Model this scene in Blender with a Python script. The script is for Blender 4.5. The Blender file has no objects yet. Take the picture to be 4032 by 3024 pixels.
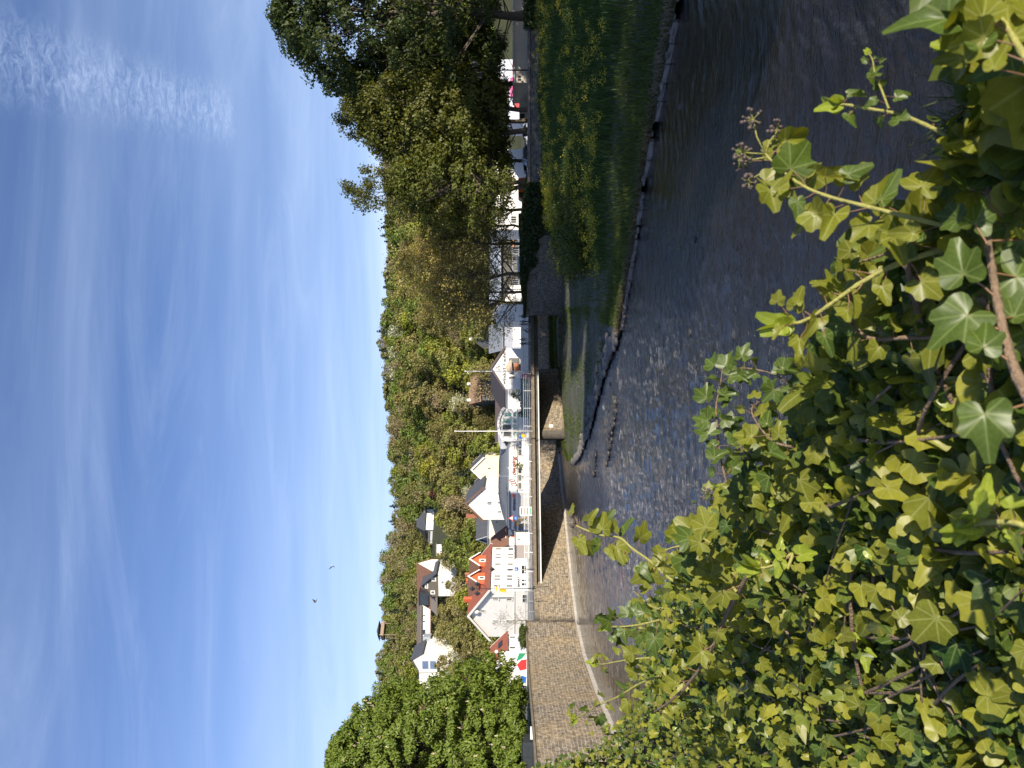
import bpy, math, random
import numpy as np
from mathutils import Vector, Matrix, Quaternion
R = math.radians
sc = bpy.context.scene
C = sc.collection
# ------------------------------------------------------------------ camera, sky, sun, exposure
F, CX, CY, EYE = 3030.0, 2016.0, 1512.0, 8.3      # the photograph is a phone picture stored on its side: world up is picture left
cam = bpy.data.objects.new('camera', bpy.data.cameras.new('camera'))
C.objects.link(cam); sc.camera = cam
cam.matrix_world = Matrix(((0, 1, 0, 0), (0, 0, -1, 0), (-1, 0, 0, EYE), (0, 0, 0, 1)))
cam.data.sensor_width = 36; cam.data.lens = F / 4032 * 36
cam.data.clip_start = .05; cam.data.clip_end = 5000
cam.data.dof.use_dof = True; cam.data.dof.focus_distance = 6.0; cam.data.dof.aperture_fstop = 9.0
SUN = Vector((.64, -.77, 0)).normalized(); ELEV = R(22.5)
SDIR = Vector((SUN.x * math.cos(ELEV), SUN.y * math.cos(ELEV), math.sin(ELEV)))
world = bpy.data.worlds.new("World"); sc.world = world; world.use_nodes = True
def world_nodes():
    nt = world.node_tree; nt.nodes.clear()
    N = nt.nodes.new; L = nt.links.new
    out = N('ShaderNodeOutputWorld'); bg = N('ShaderNodeBackground'); bg.inputs[1].default_value = 0.088
    sky = N('ShaderNodeTexSky'); sky.sky_type = 'NISHITA'; sky.sun_disc = False
    sky.sun_elevation = ELEV; sky.sun_rotation = math.atan2(SUN.x, SUN.y)
    sky.air_density = 1.0; sky.dust_density = .25; sky.ozone_density = 3.0
    tc = N('ShaderNodeTexCoord'); sep = N('ShaderNodeSeparateXYZ'); L(tc.outputs['Generated'], sep.inputs[0])
    def M(op, a, b=None, c=None, clamp=False):
        n = N('ShaderNodeMath'); n.operation = op; n.use_clamp = clamp
        for i, v in enumerate((a, b, c)):
            if v is None: continue
            if isinstance(v, (int, float)): n.inputs[i].default_value = v
            else: L(v, n.inputs[i])
        return n.outputs[0]
    z = M('MAXIMUM', sep.outputs[2], .02)
    zz = M('ADD', z, .10)
    px = M('DIVIDE', sep.outputs[0], zz); py = M('DIVIDE', sep.outputs[1], zz)
    def noise(sx, sy, rot, scale, det, rough, off=0, dist=0):
        cb = N('ShaderNodeCombineXYZ'); L(px, cb.inputs[0]); L(py, cb.inputs[1]); cb.inputs[2].default_value = off
        mp = N('ShaderNodeMapping'); mp.inputs['Rotation'].default_value[2] = rot; mp.inputs['Scale'].default_value = (sx, sy, 1)
        L(cb.outputs[0], mp.inputs[0])
        n = N('ShaderNodeTexNoise'); n.inputs['Scale'].default_value = scale; n.inputs['Detail'].default_value = det
        n.inputs['Roughness'].default_value = rough; n.inputs['Distortion'].default_value = dist
        L(mp.outputs[0], n.inputs['Vector']); return n.outputs['Fac']
    def ramp(v, a, b):
        n = N('ShaderNodeMapRange'); n.interpolation_type = 'SMOOTHSTEP'
        n.inputs['From Min'].default_value = a; n.inputs['From Max'].default_value = b; L(v, n.inputs['Value']); return n.outputs[0]
    broad = ramp(noise(.35, 1.3, R(-8), .9, 5, .5, 3.1, .6), .40, .80)
    wisps = ramp(noise(.6, 2.2, R(-24), 1.5, 9, .66, 7.7, 1.6), .40, .95)
    veil = M('MULTIPLY', ramp(z, .40, .10), ramp(noise(.3, 1.0, R(5), .8, 5, .55, 1.3, .5), .22, .70))
    # the ribbed patch of cirrus high on the right, a band between two points of the cloud plane
    ax, ay, bx, by = .53, 1.22, .72, 2.05
    dx, dy = bx - ax, by - ay; ll = dx * dx + dy * dy
    t = M('DIVIDE', M('ADD', M('MULTIPLY', M('SUBTRACT', px, ax), dx), M('MULTIPLY', M('SUBTRACT', py, ay), dy)), ll)
    tt = M('MINIMUM', M('MAXIMUM', t, 0), 1)
    ex = M('SUBTRACT', px, M('MULTIPLY_ADD', tt, dx, ax)); ey = M('SUBTRACT', py, M('MULTIPLY_ADD', tt, dy, ay))
    dist = M('SQRT', M('ADD', M('MULTIPLY', ex, ex), M('MULTIPLY', ey, ey)))
    patch = M('MULTIPLY', ramp(dist, .11, .0), ramp(noise(4.5, 7.5, R(35), 6.5, 8, .75, 2.2, .8), .34, .78))
    f = M('ADD', M('ADD', M('MULTIPLY', broad, .26), M('MULTIPLY', wisps, .18)), M('ADD', M('MULTIPLY', veil, .78), M('MULTIPLY', patch, .38)))
    f = M('MINIMUM', f, .88)
    tint = N('ShaderNodeMix'); tint.data_type = 'RGBA'; tint.blend_type = 'MULTIPLY'; tint.inputs[0].default_value = 1
    L(sky.outputs[0], tint.inputs[6]); tint.inputs[7].default_value = (.88, .92, 1.16, 1)
    mx = N('ShaderNodeMix'); mx.data_type = 'RGBA'; L(f, mx.inputs[0]); L(tint.outputs[2], mx.inputs[6])
    mx.inputs[7].default_value = (6.0, 7.3, 9.6, 1)
    L(mx.outputs[2], bg.inputs[0]); L(bg.outputs[0], out.inputs[0])
world_nodes()
sun = bpy.data.objects.new('sun', bpy.data.lights.new('sun', 'SUN')); C.objects.link(sun)
sun.data.energy = 5.0; sun.data.angle = R(.53); sun.data.color = (1, .90, .76)
sun.rotation_mode = 'QUATERNION'; sun.rotation_quaternion = SDIR.to_track_quat('Z', 'Y')
sc.view_settings.view_transform = 'Standard'; sc.view_settings.look = 'None'
sc.view_settings.exposure = 0.68; sc.view_settings.gamma = 1
sc.render.engine = 'CYCLES'
sc.cycles.max_bounces = 6; sc.cycles.diffuse_bounces = 3; sc.cycles.transmission_bounces = 4; sc.cycles.transparent_max_bounces = 6
sc.cycles.use_denoising = True
# ------------------------------------------------------------------ helpers
def W(xp, y, Y):                     # a place seen at picture (xp, y), Y metres out
    return Vector(((CY - y) / F * Y, Y, EYE - (xp - CX) / F * Y))
def WZ(xp, y, z):                    # the same on a level surface of height z
    return W(xp, y, (EYE - z) * F / (xp - CX))
def tag(o, label=None, cat=None, group=None, kind=None):
    if label: o['label'] = label
    if cat: o['category'] = cat
    if group: o['group'] = group
    if kind: o['kind'] = kind
    return o
def empty(name, loc=(0, 0, 0), rz=0, **k):
    o = bpy.data.objects.new(name, None); C.objects.link(o); o.location = loc; o.rotation_euler = (0, 0, rz)
    o.empty_display_size = .2
    return tag(o, **k)
def link(name, me, parent=None, loc=(0, 0, 0), rz=0, **k):
    o = bpy.data.objects.new(name, me); C.objects.link(o); o.location = loc; o.rotation_euler = (0, 0, rz)
    if parent: o.parent = parent
    return tag(o, **k)
def copy_tree(o, parent=None):
    c = o.copy(); C.objects.link(c); c.parent = parent
    for ch in list(o.children): copy_tree(ch, c)
    return c
def fast_mesh(name, V, Fq=None, Ft=None, mats=(), mi=None, uv=None, smooth=False, cols=None):
    """numpy vertices, quads and triangles straight into a mesh"""
    V = np.asarray(V, dtype=np.float32).reshape(-1, 3)
    Fq = np.zeros((0, 4), int) if Fq is None else np.asarray(Fq, int).reshape(-1, 4)
    Ft = np.zeros((0, 3), int) if Ft is None else np.asarray(Ft, int).reshape(-1, 3)
    me = bpy.data.meshes.new(name)
    me.vertices.add(len(V)); me.vertices.foreach_set('co', V.ravel())
    idx = np.concatenate([Fq.ravel(), Ft.ravel()]).astype(np.int32)
    tot = np.concatenate([np.full(len(Fq), 4), np.full(len(Ft), 3)]).astype(np.int32)
    st = np.concatenate([[0], np.cumsum(tot)[:-1]]).astype(np.int32)
    me.loops.add(len(idx)); me.loops.foreach_set('vertex_index', idx)
    me.polygons.add(len(tot)); me.polygons.foreach_set('loop_start', st); me.polygons.foreach_set('loop_total', tot)
    if smooth: me.polygons.foreach_set('use_smooth', np.ones(len(tot), bool))
    for m in mats: me.materials.append(m)
    if mi is not None: me.polygons.foreach_set('material_index', np.asarray(mi, np.int32))
    if uv is not None:
        l = me.uv_layers.new(name='UVMap'); l.data.foreach_set('uv', np.asarray(uv, np.float32)[idx].ravel())
    if cols is not None:
        a = me.color_attributes.new('tone', 'FLOAT_COLOR', 'POINT')
        cc = np.ones((len(V), 4), np.float32); cc[:, :3] = np.asarray(cols).reshape(len(V), -1); a.data.foreach_set('color', cc.ravel())
    me.update(calc_edges=True); me.validate()
    return me
class MB:                            # collects shapes for ONE mesh
    def __init__(s): s.v = []; s.f = []; s.m = []; s.uv = {}
    def add(s, vs, fs, m=0):
        o = len(s.v); s.v += [tuple(v) for v in vs]; s.f += [tuple(i + o for i in f) for f in fs]; s.m += [m] * len(fs); return s
    def box(s, x0, x1, y0, y1, z0, z1, m=0):
        x0, x1 = sorted((x0, x1)); y0, y1 = sorted((y0, y1)); z0, z1 = sorted((z0, z1))
        return s.add([(x, y, z) for z in (z0, z1) for y in (y0, y1) for x in (x0, x1)],
                     [(0, 2, 3, 1), (4, 5, 7, 6), (0, 1, 5, 4), (2, 6, 7, 3), (0, 4, 6, 2), (1, 3, 7, 5)], m)
    def ext(s, poly, vec, m=0):      # a planar outline pushed along vec
        n = len(poly); vec = Vector(vec); a = [Vector(p) for p in poly]; b = [p + vec for p in a]
        return s.add(a + b, [tuple(range(n))[::-1], tuple(range(n, 2 * n))] + [(i, (i + 1) % n, n + (i + 1) % n, n + i) for i in range(n)], m)
    def tube(s, pts, rad, n=8, m=0, cap=True):
        pts = [Vector(p) for p in pts]; k = len(pts)
        rad = [rad] * k if isinstance(rad, (int, float)) else rad
        vs = []; up = None
        for i, p in enumerate(pts):
            d = (pts[min(i + 1, k - 1)] - pts[max(i - 1, 0)]).normalized()
            if up is None or abs(d.dot(up)) > .98: up = Vector((0, 0, 1)) if abs(d.z) < .9 else Vector((1, 0, 0))
            a = d.cross(up).normalized(); b = d.cross(a); up = b if False else up
            vs += [p + (a * math.cos(t) + b * math.sin(t)) * rad[i] for t in (2 * math.pi * j / n for j in range(n))]
        fs = [(i * n + j, i * n + (j + 1) % n, (i + 1) * n + (j + 1) % n, (i + 1) * n + j) for i in range(k - 1) for j in range(n)]
        if cap: fs += [tuple(range(n))[::-1], tuple((k - 1) * n + j for j in range(n))]
        return s.add(vs, fs, m)
    def lathe(s, prof, c=(0, 0, 0), n=16, m=0, axis='z'):
        vs = []
        for r, h in prof:
            for j in range(n):
                t = 2 * math.pi * j / n; a, b = r * math.cos(t), r * math.sin(t)
                v = {'z': (a, b, h), 'x': (h, a, b), 'y': (a, h, b)}[axis]
                vs.append((v[0] + c[0], v[1] + c[1], v[2] + c[2]))
        k = len(prof)
        return s.add(vs, [(i * n + j, i * n + (j + 1) % n, (i + 1) * n + (j + 1) % n, (i + 1) * n + j) for i in range(k - 1) for j in range(n)]
                     + [tuple(range(n))[::-1], tuple((k - 1) * n + j for j in range(n))], m)
    def ball(s, c, r, n=10, m=0, sq=(1, 1, 1)):
        k = n // 2 + 1; c = Vector(c)
        pr = [(math.sin(math.pi * i / k) * r + 1e-4, -math.cos(math.pi * i / k) * r) for i in range(k + 1)]
        o = len(s.v); s.lathe(pr, (0, 0, 0), n, m)
        for i in range(o, len(s.v)): v = s.v[i]; s.v[i] = (v[0] * sq[0] + c.x, v[1] * sq[1] + c.y, v[2] * sq[2] + c.z)
        return s
    def build(s, name, mats, parent=None, loc=(0, 0, 0), rz=0, smooth=False, bevel=0, **k):
        me = bpy.data.meshes.new(name); me.from_pydata(s.v, [], s.f)
        for m in (mats if isinstance(mats, (list, tuple)) else [mats]): me.materials.append(m)
        me.polygons.foreach_set('material_index', s.m)
        if smooth: me.polygons.foreach_set('use_smooth', [True] * len(s.f))
        me.update()
        o = link(name, me, parent, loc, rz, **k)
        if bevel:
            b = o.modifiers.new('bevel', 'BEVEL'); b.width = bevel; b.segments = 2; b.limit_method = 'ANGLE'
        return o
# ------------------------------------------------------------------ materials
def mat(name, col, rough=.7, var=.12, scale=3.0, bump=0.0, bscale=None, col2=None, spec=None, metal=0, coord='Object', stretch=(1, 1, 1), det=6):
    m = bpy.data.materials.new(name); m.use_nodes = True; nt = m.node_tree; L = nt.links.new; N = nt.nodes.new
    p = nt.nodes['Principled BSDF']; p.inputs['Roughness'].default_value = rough; p.inputs['Metallic'].default_value = metal
    if spec is not None: p.inputs['Specular IOR Level'].default_value = spec
    tc = N('ShaderNodeTexCoord'); mp = N('ShaderNodeMapping'); mp.inputs['Scale'].default_value = stretch; L(tc.outputs[coord], mp.inputs[0])
    n = N('ShaderNodeTexNoise'); n.inputs['Scale'].default_value = scale; n.inputs['Detail'].default_value = det; n.inputs['Roughness'].default_value = .65
    L(mp.outputs[0], n.inputs['Vector'])
    r = N('ShaderNodeMapRange'); r.inputs['From Min'].default_value = .3; r.inputs['From Max'].default_value = .7; L(n.outputs['Fac'], r.inputs['Value'])
    mx = N('ShaderNodeMix'); mx.data_type = 'RGBA'; L(r.outputs[0], mx.inputs[0])
    c2 = col2 or tuple(min(1, c * (1 + var)) for c in col); c1 = col if col2 else tuple(c * (1 - var) for c in col)
    mx.inputs[6].default_value = (*c1, 1); mx.inputs[7].default_value = (*c2, 1); L(mx.outputs[2], p.inputs['Base Color'])
    if bump:
        n2 = N('ShaderNodeTexNoise'); n2.inputs['Scale'].default_value = bscale or scale * 4; n2.inputs['Detail'].default_value = 5; L(mp.outputs[0], n2.inputs['Vector'])
        b = N('ShaderNodeBump'); b.inputs['Strength'].default_value = bump; b.inputs['Distance'].default_value = .05; L(n2.outputs['Fac'], b.inputs['Height']); L(b.outputs[0], p.inputs['Normal'])
    return m
def stone_mat(name, c1, c2, c3, mortar, bw=.55, rh=.30, ms=.022, stain=.5, bumpy=.6):
    m = bpy.data.materials.new(name); m.use_nodes = True; nt = m.node_tree; L = nt.links.new; N = nt.nodes.new
    p = nt.nodes['Principled BSDF']; p.inputs['Roughness'].default_value = .9; p.inputs['Specular IOR Level'].default_value = .2
    uv = N('ShaderNodeUVMap')
    wob = N('ShaderNodeTexNoise'); wob.inputs['Scale'].default_value = 1.3; wob.inputs['Detail'].default_value = 2; L(uv.outputs[0], wob.inputs['Vector'])
    ad = N('ShaderNodeMix'); ad.data_type = 'RGBA'; ad.blend_type = 'ADD'; ad.inputs[0].default_value = .30; L(uv.outputs[0], ad.inputs[6]); L(wob.outputs['Color'], ad.inputs[7])
    b = N('ShaderNodeTexBrick'); b.inputs['Scale'].default_value = 1; b.inputs['Brick Width'].default_value = bw; b.inputs['Row Height'].default_value = rh
    b.inputs['Mortar Size'].default_value = ms; b.inputs['Mortar Smooth'].default_value = .3; b.inputs['Bias'].default_value = -.1
    b.offset_frequency = 2; b.squash = 1.35; b.squash_frequency = 3
    b.inputs['Color1'].default_value = (*c1, 1); b.inputs['Color2'].default_value = (*c2, 1); b.inputs['Mortar'].default_value = (*mortar, 1)
    L(ad.outputs[2], b.inputs['Vector'])
    n = N('ShaderNodeTexNoise'); n.inputs['Scale'].default_value = .22; n.inputs['Detail'].default_value = 8; n.inputs['Roughness'].default_value = .7; L(uv.outputs[0], n.inputs['Vector'])
    r = N('ShaderNodeMapRange'); r.inputs['From Min'].default_value = .42; r.inputs['From Max'].default_value = .62; L(n.outputs['Fac'], r.inputs['Value'])
    mu = N('ShaderNodeMath'); mu.operation = 'MULTIPLY'; mu.inputs[1].default_value = stain; L(r.outputs[0], mu.inputs[0])
    mx = N('ShaderNodeMix'); mx.data_type = 'RGBA'; L(mu.outputs[0], mx.inputs[0]); L(b.outputs['Color'], mx.inputs[6]); mx.inputs[7].default_value = (*c3, 1)
    n3 = N('ShaderNodeTexNoise'); n3.inputs['Scale'].default_value = 2.2; n3.inputs['Detail'].default_value = 7; L(uv.outputs[0], n3.inputs['Vector'])
    r3 = N('ShaderNodeMapRange'); r3.inputs['From Min'].default_value = .3; r3.inputs['From Max'].default_value = .7; r3.inputs['To Min'].default_value = .5; r3.inputs['To Max'].default_value = 1.42; L(n3.outputs['Fac'], r3.inputs['Value'])
    m3 = N('ShaderNodeMix'); m3.data_type = 'RGBA'; m3.blend_type = 'MULTIPLY'; m3.inputs[0].default_value = 1; L(mx.outputs[2], m3.inputs[6]); L(r3.outputs[0], m3.inputs[7])
    L(m3.outputs[2], p.inputs['Base Color'])
    bu = N('ShaderNodeBump'); bu.inputs['Strength'].default_value = bumpy; bu.inputs['Distance'].default_value = .06
    sub = N('ShaderNodeMath'); sub.operation = 'SUBTRACT'; L(n3.outputs['Fac'], sub.inputs[0]); L(b.outputs['Fac'], sub.inputs[1])
    L(sub.outputs[0], bu.inputs['Height']); L(bu.outputs[0], p.inputs['Normal'])
    return m
def leaf_mat(name, c1, c2, trans=.35, rough=.5, rnd=True, hue=.03, tone=False, spec=.3):
    """leaf: diffuse + light through the blade, tone differing from plant to plant and leaf to leaf"""
    m = bpy.data.materials.new(name); m.use_nodes = True; nt = m.node_tree; L = nt.links.new; N = nt.nodes.new
    nt.nodes.remove(nt.nodes['Principled BSDF']); out = nt.nodes['Material Output']
    geo = N('ShaderNodeNewGeometry'); mx = N('ShaderNodeMix'); mx.data_type = 'RGBA'
    L(geo.outputs['Random Per Island'], mx.inputs[0]); mx.inputs[6].default_value = (*c1, 1); mx.inputs[7].default_value = (*c2, 1)
    last = mx.outputs[2]
    if rnd:
        oi = N('ShaderNodeObjectInfo'); hs = N('ShaderNodeHueSaturation')
        r = N('ShaderNodeMapRange'); r.inputs['To Min'].default_value = .5 - hue; r.inputs['To Max'].default_value = .5 + hue; L(oi.outputs['Random'], r.inputs['Value'])
        ml = N('ShaderNodeMath'); ml.operation = 'MULTIPLY'; ml.inputs[1].default_value = 7.31; L(oi.outputs['Random'], ml.inputs[0])
        fr = N('ShaderNodeMath'); fr.operation = 'FRACT'; L(ml.outputs[0], fr.inputs[0])
        r2 = N('ShaderNodeMapRange'); r2.inputs['To Min'].default_value = .78; r2.inputs['To Max'].default_value = 1.22; L(fr.outputs[0], r2.inputs['Value'])
        L(r.outputs[0], hs.inputs['Hue']); L(r2.outputs[0], hs.inputs['Value']); L(last, hs.inputs['Color']); last = hs.outputs[0]
    if tone:
        at = N('ShaderNodeAttribute'); at.attribute_name = 'tone'
        mm = N('ShaderNodeMix'); mm.data_type = 'RGBA'; mm.blend_type = 'MULTIPLY'; mm.inputs[0].default_value = 1; L(last, mm.inputs[6]); L(at.outputs['Color'], mm.inputs[7]); last = mm.outputs[2]
    p = N('ShaderNodeBsdfPrincipled'); p.inputs['Roughness'].default_value = rough; p.inputs['Specular IOR Level'].default_value = spec; L(last, p.inputs['Base Color'])
    t = N('ShaderNodeBsdfTranslucent')
    tm = N('ShaderNodeMix'); tm.data_type = 'RGBA'; tm.blend_type = 'MULTIPLY'; tm.inputs[0].default_value = 1; L(last, tm.inputs[6]); tm.inputs[7].default_value = (1.5, 1.35, .5, 1); L(tm.outputs[2], t.inputs[0])
    s = N('ShaderNodeMixShader'); s.inputs[0].default_value = trans; L(p.outputs[0], s.inputs[1]); L(t.outputs[0], s.inputs[2]); L(s.outputs[0], out.inputs[0])
    return m
WHITE = mat('white_render', (.80, .78, .72), .85, .05, 1.2, .15, 25)
CREAM = mat('cream_render', (.74, .66, .50), .85, .06, 1.2, .15, 25)
BEIGE = mat('beige_render', (.62, .56, .48), .85, .08, 1.2, .15, 25)
PINK = mat('pale_pink_render', (.68, .56, .47), .85, .06, 1.2)
GREYW = mat('grey_panel', (.33, .35, .38), .7, .1, 1.0)
BLUEP = mat('blue_grey_panel_and_shade', (.17, .21, .30), .5, .08, .8)
REDTILE = mat('orange_red_roof_tiles', (.26, .075, .042), .8, .2, 2.0, .5, 8, col2=(.18, .06, .038))
BRTILE = mat('brown_roof_tiles', (.14, .07, .045), .8, .25, 1.5, .5, 8, col2=(.20, .10, .06))
SLATE = mat('dark_slate_roof', (.065, .055, .055), .7, .3, 2.5, .5, 9, col2=(.12, .085, .07))
GREYROOF = mat('grey_metal_roof', (.20, .22, .24), .45, .12, .7)
DARKROOF = mat('dark_grey_roof', (.06, .065, .075), .6, .2, 1.5)
ORANGE = mat('orange_render', (.55, .11, .04), .8, .1, 1.5)
GLASS = mat('dark_window_glass', (.03, .035, .04), .12, .3, .6, spec=.6)
PALEGL = mat('pale_curtained_glass', (.13, .13, .12), .25, .12, .9, stretch=(3, 3, .3))
GREENGL = mat('green_tinted_glass', (.08, .34, .25), .2, .3, .8, col2=(.45, .50, .42), stretch=(2, 2, .4))
WMETAL = mat('white_painted_metal', (.72, .71, .68), .45, .06, 3)
GALV = mat('galvanised_steel', (.42, .43, .42), .45, .12, 4, metal=.4)
DMETAL = mat('dark_painted_metal', (.03, .035, .04), .45, .2, 3)
SLATEWOOD = mat('dark_shingle_cladding', (.13, .115, .09), .85, .2, 2, .4, 9)
BRICK = mat('red_brick_chimney', (.32, .12, .07), .9, .25, 6)
CONC = mat('weathered_concrete', (.20, .16, .115), .9, .35, 1.6, .5, 14, col2=(.10, .085, .06))
CONCD = mat('dark_concrete_beam', (.085, .075, .06), .9, .35, 1.4, .4, 12)
KERB = mat('pale_kerb_stone', (.36, .33, .28), .9, .3, 2.5, .5, 10)
ASPH = mat('street_asphalt', (.13, .13, .125), .9, .15, .8, .2, 20)
REDPAINT = mat('red_paint', (.60, .03, .03), .5, .05, 3)
GREENPAINT = mat('green_paint', (.02, .25, .12), .5, .08, 3)
BLUEPAINT = mat('blue_paint', (.02, .13, .45), .4, .05, 3)
YELLOWP = mat('yellow_paint', (.80, .45, .02), .5, .05, 3)
LETTER = mat('dark_red_lettering', (.25, .06, .05), .6, .05, 3)
LETTERG = mat('grey_lettering', (.085, .082, .08), .6, .05, 3)
LETTERD = mat('dark_lettering', (.04, .045, .07), .6, .05, 3)
BARK = mat('tree_bark', (.075, .060, .045), .95, .3, 3, .8, 9, stretch=(1, 1, .35), col2=(.12, .10, .075))
BARKP = mat('pale_branch_bark', (.17, .14, .10), .95, .3, 3, .5, 9)
SOIL = mat('dark_soil', (.045, .034, .022), 1, .3, 6, .7, 20)
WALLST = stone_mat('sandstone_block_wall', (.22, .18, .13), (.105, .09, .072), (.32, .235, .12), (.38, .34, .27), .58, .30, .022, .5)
WALLDK = stone_mat('mossy_shaded_block_wall', (.14, .125, .11), (.085, .08, .075), (.06, .075, .045), (.24, .215, .18), .55, .28, .02, .45)  # block tones darkened for the shaded side of the river; greenish stains are moss
# ------------------------------------------------------------------ water
def water_mat():
    m = bpy.data.materials.new('river_water'); m.use_nodes = True; nt = m.node_tree; L = nt.links.new; N = nt.nodes.new
    p = nt.nodes['Principled BSDF']; p.inputs['Roughness'].default_value = .02; p.inputs['IOR'].default_value = 1.33; p.inputs['Specular IOR Level'].default_value = .9
    tc = N('ShaderNodeTexCoord')
    def noise(scale, st, det, off=0, dist=0.):
        mp = N('ShaderNodeMapping'); mp.inputs['Scale'].default_value = st; mp.inputs['Location'].default_value = (off, 0, 0); mp.inputs['Rotation'].default_value[2] = R(12); L(tc.outputs['Object'], mp.inputs[0])
        n = N('ShaderNodeTexNoise'); n.inputs['Scale'].default_value = scale; n.inputs['Detail'].default_value = det; n.inputs['Distortion'].default_value = dist
        n.inputs['Roughness'].default_value = .6; L(mp.outputs[0], n.inputs['Vector']); return n.outputs['Fac']
    def math_(op, a, b):
        n = N('ShaderNodeMath'); n.operation = op
        for i, v in enumerate((a, b)):
            if isinstance(v, (int, float)): n.inputs[i].default_value = v
            else: L(v, n.inputs[i])
        return n.outputs[0]
    calm = noise(.07, (1, .5, 1), 3, 5, .4)
    cr = N('ShaderNodeMapRange'); cr.inputs['From Min'].default_value = .38; cr.inputs['From Max'].default_value = .6; cr.inputs['To Min'].default_value = .35; cr.inputs['To Max'].default_value = 1.25; L(calm, cr.inputs['Value'])
    big = noise(.9, (.55, 1.2, 1), 4, 0, .6); small = noise(3.0, (.5, 1.1, 1), 4, 3, .7); fine = noise(8.5, (.55, 1.1, 1), 4, 7, .6)
    h = math_('ADD', math_('ADD', math_('MULTIPLY', big, .50), math_('MULTIPLY', small, .34)), math_('MULTIPLY', fine, .17)); h = math_('MULTIPLY', h, cr.outputs[0])
    b = N('ShaderNodeBump'); b.inputs['Strength'].default_value = 1.0; b.inputs['Distance'].default_value = .22; L(h, b.inputs['Height']); L(b.outputs[0], p.inputs['Normal'])
    bed = noise(.25, (1, 1, 1), 5, 9)
    mx = N('ShaderNodeMix'); mx.data_type = 'RGBA'; L(bed, mx.inputs[0]); mx.inputs[6].default_value = (.006, .007, .010, 1); mx.inputs[7].default_value = (.022, .018, .012, 1)
    # scraps of foam where the current breaks over stones
    fo = noise(3.4, (.6, 1.4, 1), 6, 21, .8)
    fo2 = noise(.12, (1, 1, 1), 2, 40)
    fr = N('ShaderNodeMapRange'); fr.inputs['From Min'].default_value = .765; fr.inputs['From Max'].default_value = .80; L(math_('ADD', math_('MULTIPLY', fo, .8), math_('MULTIPLY', fo2, .32)), fr.inputs['Value'])
    m2 = N('ShaderNodeMix'); m2.data_type = 'RGBA'; L(fr.outputs[0], m2.inputs[0]); L(mx.outputs[2], m2.inputs[6]); m2.inputs[7].default_value = (.6, .62, .64, 1)
    L(m2.outputs[2], p.inputs['Base Color'])
    return m
WATER = water_mat()
def sheet(name, pts, z, m, **k):
    b = MB(); b.add([(x, y, z) for x, y in pts], [tuple(range(len(pts)))]); return b.build(name, m, **k)
def river_surface():
    g = np.random.default_rng(2); yy = np.exp(np.linspace(math.log(5.), math.log(210.), 640)); rr = np.linspace(-.72, 1.0, 520)
    Yg, Rg = np.meshgrid(yy, rr, indexing='ij'); X = Rg * Yg; Y = Yg; Z = np.zeros_like(X); sp = Yg * .0058
    wx = X + .5 * np.sin(Y * .35 + X * .2) + .25 * np.sin(X * 1.1 + 2); wy = Y + .6 * np.sin(X * .3 + 1) + .3 * np.sin(X * .8 - Y * .5)
    env = .72 + .38 * np.sin(X * .16 + .5 * np.sin(Y * .11)) * np.sin(Y * .09 + X * .05 + 1) + .22 * np.sin(X * .45 + Y * .2)
    env = np.clip(env, .25, 1.3) * np.clip((X + 31) / 14, .22, 1)
    for i in range(110):
        lam = math.exp(g.uniform(math.log(.19), math.log(1.7))); th = math.pi / 2 + g.normal(0, .62) + .25; k = 2 * math.pi / lam
        a_ = .028 * lam / (2 * math.pi) * np.clip(lam / (2.6 * sp) - .35, 0, 1); Z += a_ * np.sin(k * (wx * math.cos(th) + wy * math.sin(th)) + g.uniform(0, 6.28))
    Z = Z * env; nx, ny = X.shape; i, j = np.meshgrid(np.arange(nx - 1), np.arange(ny - 1), indexing='ij'); q = (i * ny + j).ravel()
    return fast_mesh('river', np.stack([X, Y, Z], -1).reshape(-1, 3), Fq=np.stack([q, q + 1, q + ny + 1, q + ny], 1), mats=[WATER], smooth=True)
link('river', river_surface(), kind='structure')
link('river', fast_mesh('river', [(-70, -40, -.16), (260, -40, -.16), (260, 320, -.16), (-70, 320, -.16)], Fq=[(0, 1, 2, 3)], mats=[WATER]), kind='structure')
# ------------------------------------------------------------------ walls and ground
LW = [(-27, -30), (-27.2, 20), (-27.6, 45), (-28.2, 63), (-29.8, 74.6), (-30.9, 87.3), (-30.1, 97.9), (-27.5, 105.7), (-24.7, 111.3), (-19.5, 120.9), (-15.9, 129.6), (-12.4, 134.5), (-8, 138.5), (0, 144.5), (8, 150.5), (40, 172), (100, 206)]
LWn = len(LW)
def wall_strip(name, pts, zb, zt, thick, side, m, parent=None, step=1.0, zts=None, **k):
    """upright wall along pts; UV in metres so that the stone courses run level"""
    P = []; s = 0; 
    for i, (a, b) in enumerate(zip(pts, pts[1:])):
        a, b = Vector(a), Vector(b); n = max(1, int((b - a).length / step))
        for j in range(n):
            t = j / n; q = a.lerp(b, t); z = zts[i] * (1 - t) + zts[i + 1] * t if zts else zt
            P.append((q, s + (b - a).length * t, z))
        s += (b - a).length
    P.append((Vector(pts[-1]), s, zts[-1] if zts else zt))
    V = []; UV = []; Q = []
    for i, (q, s, z) in enumerate(P):
        d = (P[min(i + 1, len(P) - 1)][0] - P[max(i - 1, 0)][0]).normalized(); nrm = Vector((-d.y, d.x)) * side
        o = q + nrm * thick
        for (p, zz, v) in ((q, zb, zb), (q, z, z), (o, z, z + thick), (o, zb, z + thick + 1)):
            V.append((p.x, p.y, zz)); UV.append((s, v))
    for i in range(len(P) - 1):
        for j in range(3): a = i * 4 + j; Q.append((a, a + 1, a + 5, a + 4))
    n = len(P) * 4
    Q += [(0, 1, 2, 3), (n - 4, n - 3, n - 2, n - 1)]
    return link(name, fast_mesh(name, V, Fq=Q, mats=[m], uv=UV), parent, **k)
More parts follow.
